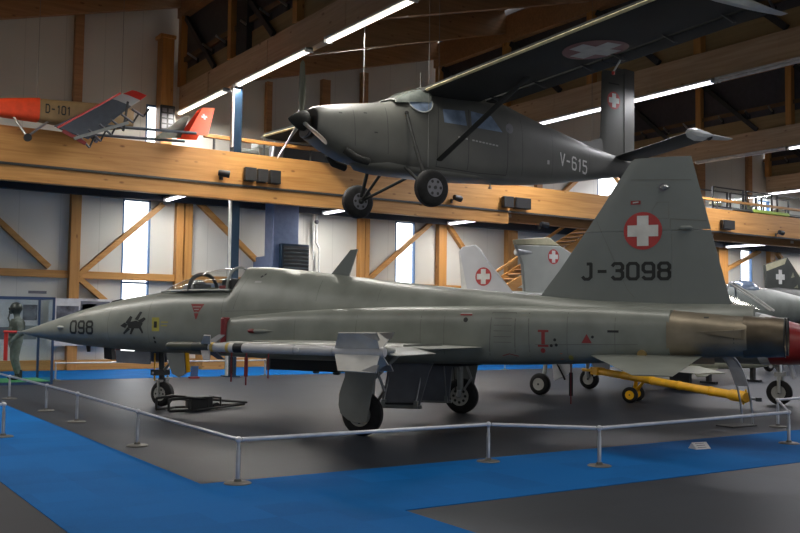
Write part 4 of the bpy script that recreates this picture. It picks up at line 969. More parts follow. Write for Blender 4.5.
# ------------------------------------------------------------------ things on the floor
t = thing('tow_bar', 'long yellow aircraft tow bar on two small wheels behind the fighter tail', 'tow bar', (14.75, 13.4, 0))
o0 = Vector((14.75, 13.4, 0)); p = Vector((15.28, 15.18, .55)) - o0; q = Vector((13.40, 9.72, .41)) - o0; d = (q - p).normalized()
m = MB(); m.tube(p + d * .3, q - d * .1, .075, 'yellow', n=16); m.lathe(q - d * .55, d, [(0, .085), (.05, .098), (.40, .098), (.45, .08)], 'yellow', 16)
for f in (.25, .45, .62, .8): m.lathe(p + (q - p) * f, d, [(0, .084), (.06, .084)], 'yellow', 16)
m.build('bar', t, 40)
m = MB(); m.box(-.16, .16, -.1, .1, -.08, .08, 'yellow', Matrix.Translation(p + d * .28) @ d.to_track_quat('X', 'Z').to_matrix().to_4x4())
s_ = d.cross(Vector((0, 0, 1))).normalized()
for k in (-1, 1): m.tube(p + d * .2 + s_ * .08 * k, p - d * .12 + s_ * .16 * k, .035, 'yellow'); m.tube(p - d * .12 + s_ * .16 * k, p - d * .2 + s_ * .06 * k, .025, 'dark_metal')
m.build('tow_head', t, 40)
m = MB(); m.tube(q, q + d * .22, .022, 'steel'); m.lathe(q + d * .22, (0, 0, 1), [(-.03, .05), (.03, .05)], 'dark_metal', 14); m.tube(q - d * .12 + Vector((0, 0, .05)), q - d * .12 + Vector((0, 0, .13)), .018, 'yellow'); m.tube(q - d * .15, q - d * .2 + Vector((0, 0, -.12)), .02, 'yellow'); m.build('towing_eye', t, 40)
ax0, ax1 = Vector((14.47, 13.31, .16)) - o0, Vector((14.97, 13.58, .16)) - o0
m = MB(); m.tube(ax0, ax1, .025, 'yellow'); bm_ = p + d * ((Vector((0, 0, 0)) - p).dot(d) + .15); m.tube((ax0 + ax1) / 2, bm_ + Vector((0, 0, -.02)), .04, 'yellow'); m.tube(ax0 + (ax1 - ax0) * .2, bm_ + d * .35, .022, 'yellow'); m.tube(ax0 + (ax1 - ax0) * .8, bm_ + d * .35, .022, 'yellow'); m.build('axle_strut', t, 40)
for c in (ax0, ax1): wheel(t, c, ax1 - ax0, .16, .09, hub='yellow', name='wheel')

t = thing('towing_cradle', 'low black tubular towing frame lying on the carpet at the nose wheel', 'frame', (6.1, 15.7, 0))
m = MB(); u = Vector((.98, .2, 0)); v = Vector((-.2, .98, 0))
fp = lambda a, b_, z: u * a + v * b_ + Vector((0, 0, z))
m.path([fp(-.55, -.2, .03), fp(-.55, -.2, .22), fp(-.2, -.28, .24), fp(1.15, -.05, .08), fp(-.2, .28, .24), fp(-.55, .2, .22), fp(-.55, .2, .03)], .022, 'black'); m.path([fp(-.55, -.2, .03), fp(-.1, -.34, .03), fp(1.1, -.05, .05), fp(-.1, .34, .03), fp(-.55, .2, .03)], .022, 'black')
for a in (-.2, .2, .5): m.tube(fp(a, -.27 + .18 * max(a, 0), .2), fp(a, .27 - .18 * max(a, 0), .2), .018, 'black'); m.tube(fp(a, -.27 + .18 * max(a, 0), .2), fp(a, -.27 + .18 * max(a, 0), .02), .016, 'black')
m.build('tube_frame', t, 50)
m = MB(); m.box(-.05, .33, -.2, .12, .03, .24, 'black'); m.build('pump_box', t, bevel=.01)
m = MB(); m.lathe(fp(.45, -.12, .06), (0, 1, 0), [(-.03, .06), (.03, .06)], 'black', 14); m.build('castor', t)

t = thing('sign_stand', 'curved grey metal stand with a tilted white text panel beside the nozzle', 'stand', (12.8, 9.55, 0))
m = MB(); m.box(-.30, .32, -.16, .16, 0, .025, 'dark_metal'); m.build('base', t, bevel=.008)
arc = [(.28, .03), (.27, .22), (.23, .42), (.17, .62), (.08, .80), (0, .93), (-.11, 1.04), (-.25, 1.13)]
for sd in (-.10, .10):
    m = MB()
    for (a, z0), (b_, z1) in zip(arc, arc[1:]): m.beam((a, sd, z0), (b_, sd, z1), .025, .02, 'steel', up=(0, 1, 0))
    m.build('curved_support', t)
m = MB()
for (a, z0), (b_, z1) in zip(arc[3:], arc[4:]): m.beam((a - .022, 0, z0 + .015), (b_ - .022, 0, z1 + .015), .012, .25, 'poster_white', up=(0, 1, 0))
o = m.build('text_panel', t); o['label'] = 'white text panel'
m = MB(); m.add([(-.17, -.1, 0), (.17, -.1, 0), (.17, .02, .11), (-.17, .02, .11), (-.17, .11, 0), (.17, .11, 0)], [(0, 1, 2, 3), (3, 2, 5, 4), (0, 3, 4), (1, 5, 2), (0, 4, 5, 1)], 'poster_white')
for k in range(3): m.add([(-.11, -.076 + .035 * k - .001, .022 + .032 * k + .001), (.09, -.076 + .035 * k - .001, .022 + .032 * k + .001), (.09, -.066 + .035 * k - .001, .031 + .032 * k + .001), (-.11, -.066 + .035 * k - .001, .031 + .032 * k + .001)], [(0, 1, 2, 3)], 'poster_photo')
m.v = [(x * .72, y * .72, z * .72) for x, y, z in m.v]; tag(m.build('floor_card', loc=(10.07, 8.07, .006), rotz=-.15, fix=True), 'small folded white card standing on the blue carpet right of centre', 'card')
t = thing('carpet_board', 'small dark tilted notice board with a red foot on the back carpet', 'board', (9.25, 23.6, 0))
m = MB(); m.prism([(-.10, .05), (.10, .05), (.14, .32), (-.06, .32)], .03, 'blue_frame', lambda u, v, w__: (u, w__ + v * .2, v)); m.build('board', t)
m = MB(); m.box(-.12, .12, -.08, .1, 0, .05, 'stencil_red'); m.build('foot', t)

# glass showcase with the mannequin
t = thing('showcase', 'tall glass showcase with dark blue frame around the dressed mannequin', 'showcase', (4.55, 23.6, 0))
w2, d2, h = .92, .72, 2.03
m = MB()
for x in (-w2, w2):
    for y in (-d2, d2): m.box(x - .025, x + .025, y - .025, y + .025, 0, h, 'blue_frame')
for z in (h - .05,):
    for y in (-d2, d2): m.box(-w2, w2, y - .025, y + .025, z, z + .05, 'blue_frame')
    for x in (-w2, w2): m.box(x - .025, x + .025, -d2, d2, z, z + .05, 'blue_frame')
m.build('frame', t)
m = MB(); m.box(-w2 - .02, w2 + .02, -d2 - .02, d2 + .02, 0, .06, 'blue_frame'); m.box(-w2 + .03, w2 - .03, -d2 + .03, d2 - .03, .06, .075, 'green_plinth'); m.build('plinth', t)
for sd in (-1, 1):
    m = MB(); m.box(-w2 + .03, w2 - .03, sd * d2 - .003, sd * d2 + .003, .06, h - .05, 'case_glass'); m.build('glass_panel', t)
    m = MB(); m.box(sd * w2 - .003, sd * w2 + .003, -d2 + .03, d2 - .03, .06, h - .05, 'case_glass'); m.build('glass_panel', t)
t = thing('mannequin', 'mannequin in dark green flight suit, vest and helmet inside the glass showcase, facing left', 'mannequin', (4.83, 23.62, .075), PI)
def skin_obj(name, verts, edges, rad, mat, parent, sub=2):
    me = bpy.data.meshes.new(name); me.from_pydata(verts, edges, []); o = bpy.data.objects.new(name, me); C.objects.link(o); o.parent = parent
    s_ = o.modifiers.new('skin', 'SKIN'); s_.use_smooth_shade = True
    for i, r_ in enumerate(rad): me.skin_vertices[0].data[i].radius = (r_, r_) if not isinstance(r_, tuple) else r_
    me.skin_vertices[0].data[0].use_root = True
    o.modifiers.new('sub', 'SUBSURF').levels = sub; o.modifiers['sub'].render_levels = sub; me.materials.append(M[mat]); return o
V = [(0, 0, .92), (0, 0, 1.06), (.01, 0, 1.22), (0, 0, 1.38), (.01, 0, 1.47), (.03, 0, 1.56), (.04, 0, 1.68)]; E_g = [(i, i + 1) for i in range(6)]; Rr = [(.15, .12), (.14, .115), (.16, .125), (.15, .11), .06, .08, .085]
def chain(start, pts, rr):
    i0 = len(V); prev = start
    for p_, r_ in zip(pts, rr): V.append(p_); Rr.append(r_); E_g.append((prev, len(V) - 1)); prev = len(V) - 1
    return prev
hands = []
for sd in (1, -1):
    chain(0, [(.02, sd * .10, .84), (.05, sd * .11, .50), (-.06, sd * .12, .12), (-.05, sd * .12, .06), (.10, sd * .13, .045)], [.105, .075, .055, .05, .045])
    e_ = chain(3, [(0, sd * .20, 1.38), (-.03, sd * .26, 1.14), (.13, sd * .25, .95), (.17, sd * .245, .90)], [.075, .058, .042, .036])
    for k, (dx, dz, L_) in enumerate(((.0, -.02, .08), (.012, -.008, .09), (.02, .006, .085), (.024, .02, .07))):
        chain(e_, [(.19 + dx, sd * (.25 - .02 * k + .02), .86 + dz), (.20 + dx, sd * (.25 - .02 * k + .02), .86 - L_ * .5 + dz), (.19 + dx, sd * (.24 - .02 * k + .02), .86 - L_ + dz)], [.012, .01, .008])
    chain(e_, [(.21, sd * .21, .90), (.235, sd * .20, .86)], [.013, .010])
skin_obj('body', V, E_g, [tuple(q * 1.12 for q in r_) if isinstance(r_, tuple) else (r_ * 1.15 if r_ > .03 else r_) for r_ in Rr], 'flight_suit', t)
m = MB(); m.ball((.04, 0, 1.70), .135, 'helmet', 20, 14, (1.08, .95, 1.)); m.lathe((.05, 0, 1.62), (0, 0, -1), [(0, .125), (.06, .10)], 'helmet', 20); m.prism([(.10, 1.72), (.20, 1.70), (.185, 1.64), (.12, 1.63)], .2, 'black', lambda u, v, w__: (u, w__, v)); o = m.build('helmet', t, 50); o['label'] = 'dark flight helmet with visor'
m = MB(); m.ball((.155, 0, 1.60), .05, 'vest', 12, 8, (1.1, .9, 1)); m.path([(.18, 0, 1.58), (.22, .03, 1.45), (.17, .08, 1.3)], .018, 'vest'); m.build('oxygen_mask', t, 50)
m = MB(); m.ball((.115, 0, 1.655), .035, 'skin', 10, 7, (.6, 1.6, .7)); m.build('face', t, 60)
m = MB(); m.rings([[(x * 1.0 + .01, y, z) for x, y in sell(.175, 0, .15, .14, 2.6, None, 24)] for z in ()] or [[(.01 + .15 * k_ * math.cos(a), .19 * k_ * math.sin(a), z) for a in [2 * PI * j / 24 for j in range(24)]] for z, k_ in ((1.04, 1.12), (1.2, 1.22), (1.36, 1.15), (1.44, .8))], 'vest')
m.box(.13, .19, .04, .14, 1.12, 1.25, 'flight_suit'); m.box(.13, .19, -.14, -.04, 1.12, 1.25, 'flight_suit'); m.build('survival_vest', t, 40, bevel=.01)
for sd in (1, -1):
    m = MB(); m.lathe((-.055, sd * .12, .04), (0, 0, 1), [(0, .06), (.2, .062)], 'black', 14); m.ball((.05, sd * .125, .045), .06, 'black', 14, 8, (2., .85, .75)); m.build('boot', t, 50)
# wall boards behind
def board(name, x0, x1, z0, z1, mat, label, y=YB - .17, pics=()):
    m = MB(); m.box(x0, x1, y - .02, y, z0, z1, mat)
    for a, b_, c, d, mm in pics: m.box(a, b_, y - .026, y - .02, c, d, mm)
    tag(m.build(name), label, 'board')
board('display_board', 6.6, 8.45, .72, 2.1, 'poster_white', 'white display board with dark aircraft photographs right of the showcase', y=YB - .262, pics=((6.82, 7.45, 1.3, 1.88, 'poster_photo'), (7.5, 8.35, 1.42, 2.03, 'fin_dark'), (7.55, 7.95, 1.62, 1.95, 'poster_white'), (6.82, 7.3, .85, 1.1, 'poster_photo')))
board('display_board', 4.4, 6.5, .72, 2.05, 'poster_white', 'white display board behind the glass showcase', y=YB - .004, pics=((4.5, 5.0, 1.45, 1.85, 'gear_grey'), (5.3, 5.8, .9, 1.25, 'fin_dark'), (5.95, 6.35, 1.45, 1.9, 'poster_photo'), (5.95, 6.35, .9, 1.3, 'gear_grey')))
board('wall_sign', 6.05, 6.55, 2.22, 2.30, 'fin_dark', 'thin dark caption strip on the wall above the display boards')

# blue ventilation unit, pipes
t = thing('ventilation_unit', 'blue sheet metal ventilation unit with a black louvre against the back wall', 'heater', (13.4, 27.2, 0))
m = MB(); m.box(-.45, .45, -.5, .12, 1.7, 5.3, 'blue_duct'); m.box(-.3, .3, .12, 1.28, 3.0, 3.6, 'blue_duct'); m.build('duct', t, bevel=.02)
m = MB(); m.box(-.25, .72, -.72, -.5, 2.2, 3.95, 'blue_steel'); m.build('louvre_box', t, bevel=.02)
m = MB(); m.box(-.2, .68, -.735, -.72, 2.3, 3.88, 'black')
for k in range(13): m.prism([(0, 0), (-.05, .035), (-.05, .045), (0, .012)], .86, 'gear_grey', lambda u, v, w__: (.24 + w__, -.735 + u, 2.34 + .118 * k + v))
m.build('louvre', t)
t = thing('pipe', 'pale vertical water pipe on the back wall right of the ventilation unit', 'pipe', (15.3, 28.2, 0))
m = MB(); m.path([(0, 0, 5.5), (0, 0, 4.2), (.12, 0, 4.0), (.12, 0, .02)], .035, 'white'); m.path([(-.12, 0, 5.5), (-.12, 0, 3.6)], .03, 'white'); m.build('tube', t, 50)
m = MB(); m.ball((0, -.02, 4.9), .08, 'fin_dark', 10, 7); m.build('valve', t)

# loudspeakers and spotlights on the gallery front
def speaker(x0, x1, z0, z1, label, tilt=0.):
    cx, cz = (x0 + x1) / 2, (z0 + z1) / 2
    t = thing('loudspeaker', label, 'loudspeaker', (cx, 23.46, cz), tilt)
    w_, h_ = (x1 - x0) / 2, (z1 - z0) / 2
    m = MB(); m.prism([(-w_ * .8, .10), (w_ * .8, .10), (w_, -.12), (-w_, -.12)], 2 * h_, 'black', lambda u, v, k: (u, v, k)); m.build('cabinet', t, bevel=.015)
    m = MB(); m.box(-w_ * .88, w_ * .88, -.135, -.12, -h_ * .9, h_ * .9, 'black'); m.build('grille', t)
    m = MB(); m.box(-.04, .04, .08, .14, -.05, .05, 'dark_metal'); m.build('bracket', t)
for x0, x1, z0, z1, l in ((10.46, 10.8, 5.32, 5.69, 'leftmost of three black loudspeakers on the gallery beam beside the blue column'), (10.84, 11.15, 5.32, 5.68, 'middle one of three black loudspeakers on the gallery beam beside the blue column'), (11.2, 11.53, 5.31, 5.68, 'rightmost of three black loudspeakers on the gallery beam beside the blue column'), (19.55, 19.95, 5.30, 5.66, 'left one of two black loudspeakers on the gallery beam below the hanging plane'), (20.02, 20.7, 5.30, 5.66, 'wide right one of two black loudspeakers on the gallery beam below the hanging plane'), (30.6, 31.3, 5.30, 5.66, 'black loudspeaker on the gallery beam right of the big tail fin')): speaker(x0, x1, z0, z1, l, random.uniform(-.1, .1))
def spot(x, z, label, zrot=0.):
    t = thing('spotlight', label, 'spotlight', (x, 23.42, z), zrot)
    m = MB(); m.lathe((-.15, 0, 0), (1, -.3, -.1), [(0, .07), (.05, .09), (.28, .10), (.30, .10)], 'black', 16); m.build('lamp_head', t)
    m = MB(); m.tube((0, 0, .0), (0, .18, -.1), .02, 'black'); m.box(-.05, .05, .14, .18, -.16, -.04, 'black'); m.build('yoke', t)
spot(9.86, 5.46, 'black spotlight on the gallery beam left of the blue column'); spot(17.65, 5.45, 'black spotlight on the gallery beam beside the near wheel of the hanging plane', .5); spot(34.3, 5.40, 'black spotlight on the gallery beam at the right edge', .4)
spot(21.3, 4.86, 'small pale spotlight under the gallery right of the wide loudspeaker', .3)
# ------------------------------------------------------------------ silver jet behind the fighter (local x towards its nose, which points right and at the camera)
SJ = thing('silver_jet', 'silver straight-wing jet behind the fighter, pointed silver fin with Swiss cross and red nose', 'aircraft', (17.0, 11.65, 0), math.atan2(-.93, .35))
ST_ = [(-7.9, 2.05, 1.75, .06), (-7.3, 2.22, 1.55, .2), (-6, 2.3, 1.25, .42), (-4.2, 2.22, .92, .62), (-2.4, 2.08, .82, .70), (-1.2, 2.0, .80, .68), (-.4, 1.86, .80, .62), (.3, 1.66, .82, .52), (.9, 1.5, .90, .38), (1.4, 1.36, 1.0, .22), (1.65, 1.25, 1.1, .06)]
def sj_ring(x, k=1.):
    t_, b_, w_ = interp(ST_, x); zc = (t_ + b_) / 2; return [(x, y * k, zc + (z - zc) * k) for y, z in sell(w_, zc, t_ - zc, zc - b_, 2.2, None, 36)]
m = MB(); m.rings([sj_ring(-7.9 + .3 * k) for k in range(27)] , 'door_grey'); m.build('fuselage', SJ, 45)
m = MB(); m.rings([sj_ring(x, 1.012) for x in (-.12, .1, .3, .6, .9, 1.2, 1.4, 1.66)], 'nose_red'); o = m.build('nose_cone', SJ, 45); o['label'] = 'bright red nose'
m = MB(); m.rings([sj_ring(x, 1.016) for x in (-.3, -.11)], 'white', False, False); m.build('nose_band', SJ, 45)
m = MB(); FP = [(-7.64, 3.36), (-7.55, 3.46), (-7.2, 3.50), (-7.05, 3.38), (-6.83, 3.08), (-6.5, 2.72), (-6.1, 2.28), (-5.6, 2.2), (-7.35, 2.15)]
m.prism(FP, .09, 'silver', lambda u, v, w__: (u, w__, v))
for sd in (1, -1):
    m.flat(disc(-6.93, 2.70, .23, 28), 'red', lambda u, v: (u, sd * .049, v)); m.flat(cross(-6.93, 2.70, .23), 'white', lambda u, v: (u, sd * .053, v))
m.build('tail_fin', SJ, bevel=.02)
m = MB(); m.prism([(-7.66, 3.34), (-7.57, 3.44), (-7.36, 2.15), (-7.55, 2.15)], .07, 'white', lambda u, v, w__: (u, w__, v)); m.build('rudder', SJ)
for sd in (1, -1):
    m = MB(); plate(m, [(sd * .4, -2.1, -4.8, 1.35, .12), (sd * 4.2, -3.0, -4.5, 1.45, .06)], 0, 0, 'silver'); m.build('wing', SJ, 40)
    m = MB(); plate(m, [(sd * .1, -6.6, -7.7, 2.1, .05), (sd * 1.5, -7.0, -7.7, 2.1, .03)], 0, 0, 'silver'); m.build('tailplane', SJ, 40)
    wheel(SJ, (-4.72, sd * 1.29, .24), (0, 1, 0), .24, .17, name='main_wheel')
    m = MB(); m.tube((-4.72, sd * 1.12, .31), (-4.6, sd * 1.12, 1.35), .045, 'hub'); m.tube((-4.72, sd * 1.12, .31), (-4.72, sd * 1.29, .31), .04, 'hub'); m.tube((-4.6, sd * 1.12, .7), (-4.2, sd * 1.1, 1.3), .02, 'steel'); m.tube((-4.2, sd * 1.12, .35), (-4.4, sd * 1.12, .7), .02, 'black'); m.build('main_leg', SJ, 50)
    m = MB(); m.prism([(-4.62, 1.3), (-3.95, 1.3), (-4.1, .5), (-4.5, .32)], .02, 'silver', lambda u, v, w__: (u, sd * 1.05 + w__, v)); m.build('leg_door', SJ)
wheel(SJ, (0, 0, .25), (0, 1, 0), .25, .16, name='nose_wheel')
m = MB(); m.tube((.02, .13, .25), (.02, .13, .62), .035, 'hub'); m.tube((.02, -.13, .25), (.02, -.13, .62), .035, 'hub'); m.box(-.06, .1, -.16, .16, .58, .66, 'hub'); m.tube((.02, 0, .62), (.0, 0, 1.1), .06, 'steel'); m.tube((.3, -.02, .55), (.15, 0, 1.0), .05, 'white_rail'); m.tube((-.25, 0, 1.0), (0, 0, .66), .03, 'hub'); m.build('nose_leg', SJ, 50)
m = MB(); CR = [(-2.6, 2.14, .30), (-2.0, 2.40, .36), (-1.4, 2.48, .37), (-.92, 2.46, .35)]; n = 15
vs = [p_ for x, t_, h_ in CR for p_ in [(x, h_ * math.cos(PI * k / 14), 1.98 + (t_ - 1.98) * math.sin(PI * k / 14)) for k in range(15)]]
m.add(vs, [(i * n + j, i * n + j + 1, (i + 1) * n + j + 1, (i + 1) * n + j) for i in range(3) for j in range(14)], 'canopy'); m.build('canopy_hood', SJ, 60)
m = MB()
for sd in (1, -1): m.path([(-.92, sd * .2, 2.46), (-.5, sd * .2, 2.18), (-.12, sd * .14, 1.90)], .02, 'white', 6); m.path([(-.92, sd * .35, 2.0), (-.95, sd * .33, 2.25), (-.92, sd * .2, 2.46)], .022, 'steel', 6); m.path([(-2.6, sd * .3, 2.02), (-.92, sd * .36, 2.0)], .02, 'jet', 6)
m.path([(-.92, -.2, 2.46), (-.92, 0, 2.49), (-.92, .2, 2.46)], .022, 'steel', 6); m.build('windscreen_frame', SJ, 50)
m = MB(); m.add([(-.92, .2, 2.45), (-.12, .14, 1.89), (-.12, -.14, 1.89), (-.92, -.2, 2.45)], [(0, 1, 2, 3)], 'canopy'); m.add([(-.92, .2, 2.45), (-.12, .14, 1.89), (-.92, .35, 2.0)], [(0, 1, 2)], 'canopy'); m.add([(-.92, -.2, 2.45), (-.12, -.14, 1.89), (-.92, -.35, 2.0)], [(0, 1, 2)], 'canopy'); m.build('windscreen', SJ)
m = MB(); m.box(-1.9, -1.6, -.2, .2, 1.95, 2.36, 'black'); m.box(-1.1, -.9, -.26, .26, 1.9, 2.2, 'black'); m.build('cockpit', SJ, bevel=.03)

# grey jet further back, nose to the right
GJ = thing('grey_jet', 'pale grey jet further back, square-cut fin with cream cap and small Swiss cross', 'aircraft', (22, 20, 0))
GT = [(-5.6, 2.45, 1.75, .25), (-4.4, 2.45, 1.6, .45), (-2, 2.6, 1.4, .62), (1, 2.75, 1.35, .68), (4, 2.85, 1.4, .66), (6.5, 2.85, 1.55, .56), (8.5, 2.6, 1.75, .38), (10, 2.3, 1.95, .12)]
m = MB(); R = []
for k in range(27):
    x = -5.6 + .6 * k; t_, b_, w_ = interp(GT, x); zc = (t_ + b_) / 2; R.append([(x, y, z) for y, z in sell(w_, zc, t_ - zc, zc - b_, 2.2, None, 36)])
m.rings(R, 'jet'); m.build('fuselage', GJ, 45)
m = MB(); m.prism([(-4.52, 2.3), (-4.62, 3.2), (-4.88, 3.74), (-3.20, 3.80), (-2.44, 3.49), (-1.2, 2.5), (-1.0, 2.3)], .12, 'jet_light', lambda u, v, w__: (u, w__, v))
for sd in (1, -1): m.flat(disc(-3.47, 3.47, .215, 24), 'red', lambda u, v: (u, sd * .064, v)); m.flat(cross(-3.47, 3.47, .215), 'white', lambda u, v: (u, sd * .068, v))
m.build('tail_fin', GJ, bevel=.03)
m = MB(); m.prism([(-4.88, 3.745), (-4.92, 3.88), (-3.66, 4.02), (-3.20, 3.805)], .12, 'cream', lambda u, v, w__: (u, w__, v)); o = m.build('fin_cap', GJ, bevel=.02); o['label'] = 'cream fin cap'
m = MB(); m.lathe((-4.3, 0, 3.54), (-1, 0, 0), [(0, .07), (.35, .10), (.52, .10), (.55, .07)], 'steel', 14); m.build('tail_light', GJ)
for sd in (1, -1):
    m = MB(); plate(m, [(sd * .5, 4.2, -1.5, 1.75, .14), (sd * 2.9, -.4, -1.4, 1.75, .05)], 0, 0, 'jet'); m.build('wing', GJ, 40)
    wheel(GJ, (.8, sd * 1.1, .33), (0, 1, 0), .33, .2, name='main_wheel'); m = MB(); m.tube((.8, sd * .95, .33), (.7, sd * .95, 1.75), .06, 'hub'); m.tube((.8, sd * .95, .33), (.8, sd * 1.1, .33), .05, 'hub'); m.build('main_leg', GJ)
wheel(GJ, (6.6, 0, .25), (0, 1, 0), .25, .16, name='nose_wheel'); m = MB(); m.tube((6.6, .12, .25), (6.5, .05, 1.7), .05, 'hub'); m.tube((6.6, .12, .25), (6.6, 0, .25), .04, 'hub'); m.build('nose_leg', GJ)
m = MB(); m.ball((5.2, 0, 2.75), .36, 'window_dark', 18, 10, (2.4, 1, .95)); m.build('canopy_hood', GJ)

# camouflaged jet at the right edge
CJ = thing('camouflage_jet', 'dark camouflaged jet at the right edge, black fin with pale cross behind the grey fuselage', 'aircraft', (36, 23, 0))
m = MB(); R = []
for x, t_, b_, w_ in ((-4, 3.0, 2.3, .2), (-2.5, 3.1, 1.7, .5), (0, 3.0, 1.3, .65), (3, 2.9, 1.2, .65), (5, 2.5, 1.4, .4), (6, 2.0, 1.8, .08)): R.append([(x, y, z) for y, z in sell(w_, (t_ + b_) / 2, (t_ - b_) / 2, (t_ - b_) / 2, 2.2, None, 28)])
m.rings(R, 'camo_dark'); m.build('fuselage', CJ, 45)
m = MB(); m.prism([(-3.25, 2.7), (-3.35, 3.98), (-1.9, 4.35), (-.3, 2.9)], .12, 'camo_dark', lambda u, v, w__: (u, w__, v))
for sd in (1, -1): m.flat(cross(-2.4, 3.52, .36), 'white', lambda u, v: (u, sd * .064, v)); m.flat([[(-1.7, 3.5), (-1.45, 3.55), (-1.55, 3.75)], [(-1.5, 3.1), (-1.2, 3.1), (-1.25, 3.25)]], 'tan', lambda u, v: (u, sd * .064, v)); m.flat([[(-3.30, 3.72), (-3.35, 3.97), (-1.95, 4.32), (-2.1, 4.05)]], 'cream', lambda u, v: (u, sd * .064, v))
m.build('tail_fin', CJ, bevel=.03)
for sd in (1, -1):
    m = MB(); plate(m, [(sd * .5, 3, -1.8, 1.6, .12), (sd * 2.2, .2, -1.6, 1.6, .05)], 0, 0, 'camo_dark'); m.build('wing', CJ, 40)
    wheel(CJ, (0, sd * 1., .33), (0, 1, 0), .33, .2, name='main_wheel'); m = MB(); m.tube((0, sd * .85, .33), (0, sd * .85, 1.6), .06, 'hub'); m.tube((0, sd * .85, .33), (0, sd * 1., .33), .05, 'hub'); m.build('main_leg', CJ)
wheel(CJ, (4, 0, .25), (0, 1, 0), .25, .16, name='nose_wheel'); m = MB(); m.tube((4, .12, .25), (4, .05, 1.6), .05, 'hub'); m.tube((4, .12, .25), (4, 0, .25), .04, 'hub'); m.build('nose_leg', CJ)
# stores on a stand seen under the nozzle
t = thing('display_missile', 'tan missile lying on a low stand, seen below the fighter nozzle', 'missile', (22, 16.6, 0))
m = MB(); m.lathe((-1.8, 0, .52), (1, 0, 0), [(0, .08), (.05, .14), (2.8, .14), (3.4, .11), (3.75, .01)], 'tan', 18); m.build('missile_body', t, 40)
for k in range(4):
    a = PI / 4 + k * PI / 2; ca, sa = math.cos(a), math.sin(a)
    m = MB(); m.prism([(-1.75, .1), (-1.75, .42), (-1.35, .42), (-.5, .1)], .02, 'tan', lambda u, v, w__: (u, v * ca - w__ * sa, .52 + v * sa + w__ * ca)); m.build('tail_fin', t)
for x in (-.9, 1.): m = MB(); m.box(x - .06, x + .06, -.25, .25, 0, .06, 'dark_metal'); m.box(x - .05, x + .05, -.06, .06, .05, .39, 'dark_metal'); m.build('stand_foot', t)
m = MB(); plate(m, [(-.9, 0, -1, .42, .03), (.6, .9, -1.5, .50, .03)], 0, 0, 'tan'); m.box(-.6, -.5, -.3, .3, 0, .42, 'dark_metal'); tag(m.build('loose_wing', loc=(19.3, 15.6, 0)), 'loose tan wing panel on a low support below the fighter nozzle', 'wing panel')

# ------------------------------------------------------------------ gallery exhibits
t = thing('drone', 'sand coloured drone D-101 on the gallery with orange nose and red tipped grey wing', 'drone', (6.5 * .91, 25.5 * .91, 1.63 + (5.74 - 1.63) * .91))
t.scale = (.91, .91, .91)
def Q(X, Y, Z): return (X - 6.5, Y - 25.5, Z - 5.74)
m = MB(); R = []
for X, t_, b_, w_ in ((5.5, 7.24, 6.66, .26), (6., 7.26, 6.62, .28), (7.0, 7.32, 6.62, .28), (7.6, 7.36, 6.70, .26), (8.0, 7.3, 6.8, .18)): R.append([Q(X, 25.5 + y, z) for y, z in sell(w_, (t_ + b_) / 2, (t_ - b_) / 2, (t_ - b_) / 2, 4, None, 28)])
m.rings(R, 'sand'); q_, L_ = strokes('D-101', .17)
m.flat([[(5.66 + u * .155, 6.86 + v * .21) for u, v in p_] for p_ in q_], 'marking', lambda u, v: Q(u, 25.5 - .30, v)); m.build('fuselage', t, 40)
m = MB(); R = []
for X, t_, b_, w_ in ((4.1, 7.0, 6.76, .1), (4.3, 7.06, 6.68, .2), (4.7, 7.14, 6.66, .24), (5.52, 7.26, 6.64, .27)): R.append([Q(X, 25.5 + y, z) for y, z in sell(w_, (t_ + b_) / 2, (t_ - b_) / 2, (t_ - b_) / 2, 4, None, 28)])
m.rings(R, 'orange'); m.build('nose_cone', t, 40)
def dplate(a, b_, ca, cb, mat, th=.05, name='wing', chd=(.8, -.5, -.34)):
    a, b_ = Vector(Q(*a)), Vector(Q(*b_)); c = Vector(chd).normalized(); sp_ = (b_ - a).normalized(); nn = sp_.cross(c).normalized(); R = []
    for f, ch in ((0, ca), (1, cb)):
        o_ = a + (b_ - a) * f; R.append([o_ - c * ch * .5 + nn * .004, o_ - c * ch * .2 + nn * th, o_ + c * ch * .5 + nn * .01, o_ + c * ch * .5 - nn * .01, o_ - c * ch * .2 - nn * th * .6, o_ - c * ch * .5 - nn * .004])
    m = MB(); m.rings(R, mat); return m.build(name, t)
dplate((6.2, 24.75, 6.32), (7.55, 25.0, 7.34), .95, .55, 'grey_blue'); dplate((7.55, 25.0, 7.34), (7.83, 25.05, 7.54), .55, .5, 'silver', name='wing_band'); o = dplate((7.83, 25.05, 7.54), (8.06, 25.1, 7.70), .5, .42, 'red_bright', name='wing_tip')
m = MB(); m.beam(Q(5.85, 24.7, 6.40), Q(7.5, 24.95, 7.58), .05, .05, 'red_bright'); m.build('leading_edge', t)
for dy in (-.45, .45): m = MB(); m.tube(Q(6.7, 25.5 + dy, 6.65 - .1 * (dy > 0)), Q(9.7, 25.5 + dy, 6.78 - .1 * (dy > 0)), .04, 'grey_blue'); m.build('tail_boom', t)
for dy, k in ((-.45, 1), (.45, -1)):
    m = MB(); m.prism([(9.45, 6.72), (10.05, 6.76), (10.36, 7.64), (9.97, 7.60)], .04, 'orange', lambda u, v, w__: Q(u, 25.5 + dy + (v - 6.7) * .35 * k + w__, v))
    if k > 0: m.flat(cross(10.0, 7.32, .11, .1), 'white', lambda u, v: Q(u, 25.5 + dy + (v - 6.7) * .35 - .025, v))
    m.build('tail_fin', t)
m = MB(); m.prism([(8.7, 6.6), (9.5, 6.74), (9.75, 7.4), (9.55, 7.35)], .04, 'olive', lambda u, v, w__: Q(u, 25.75 + w__, v)); m.build('tail_fillet', t)
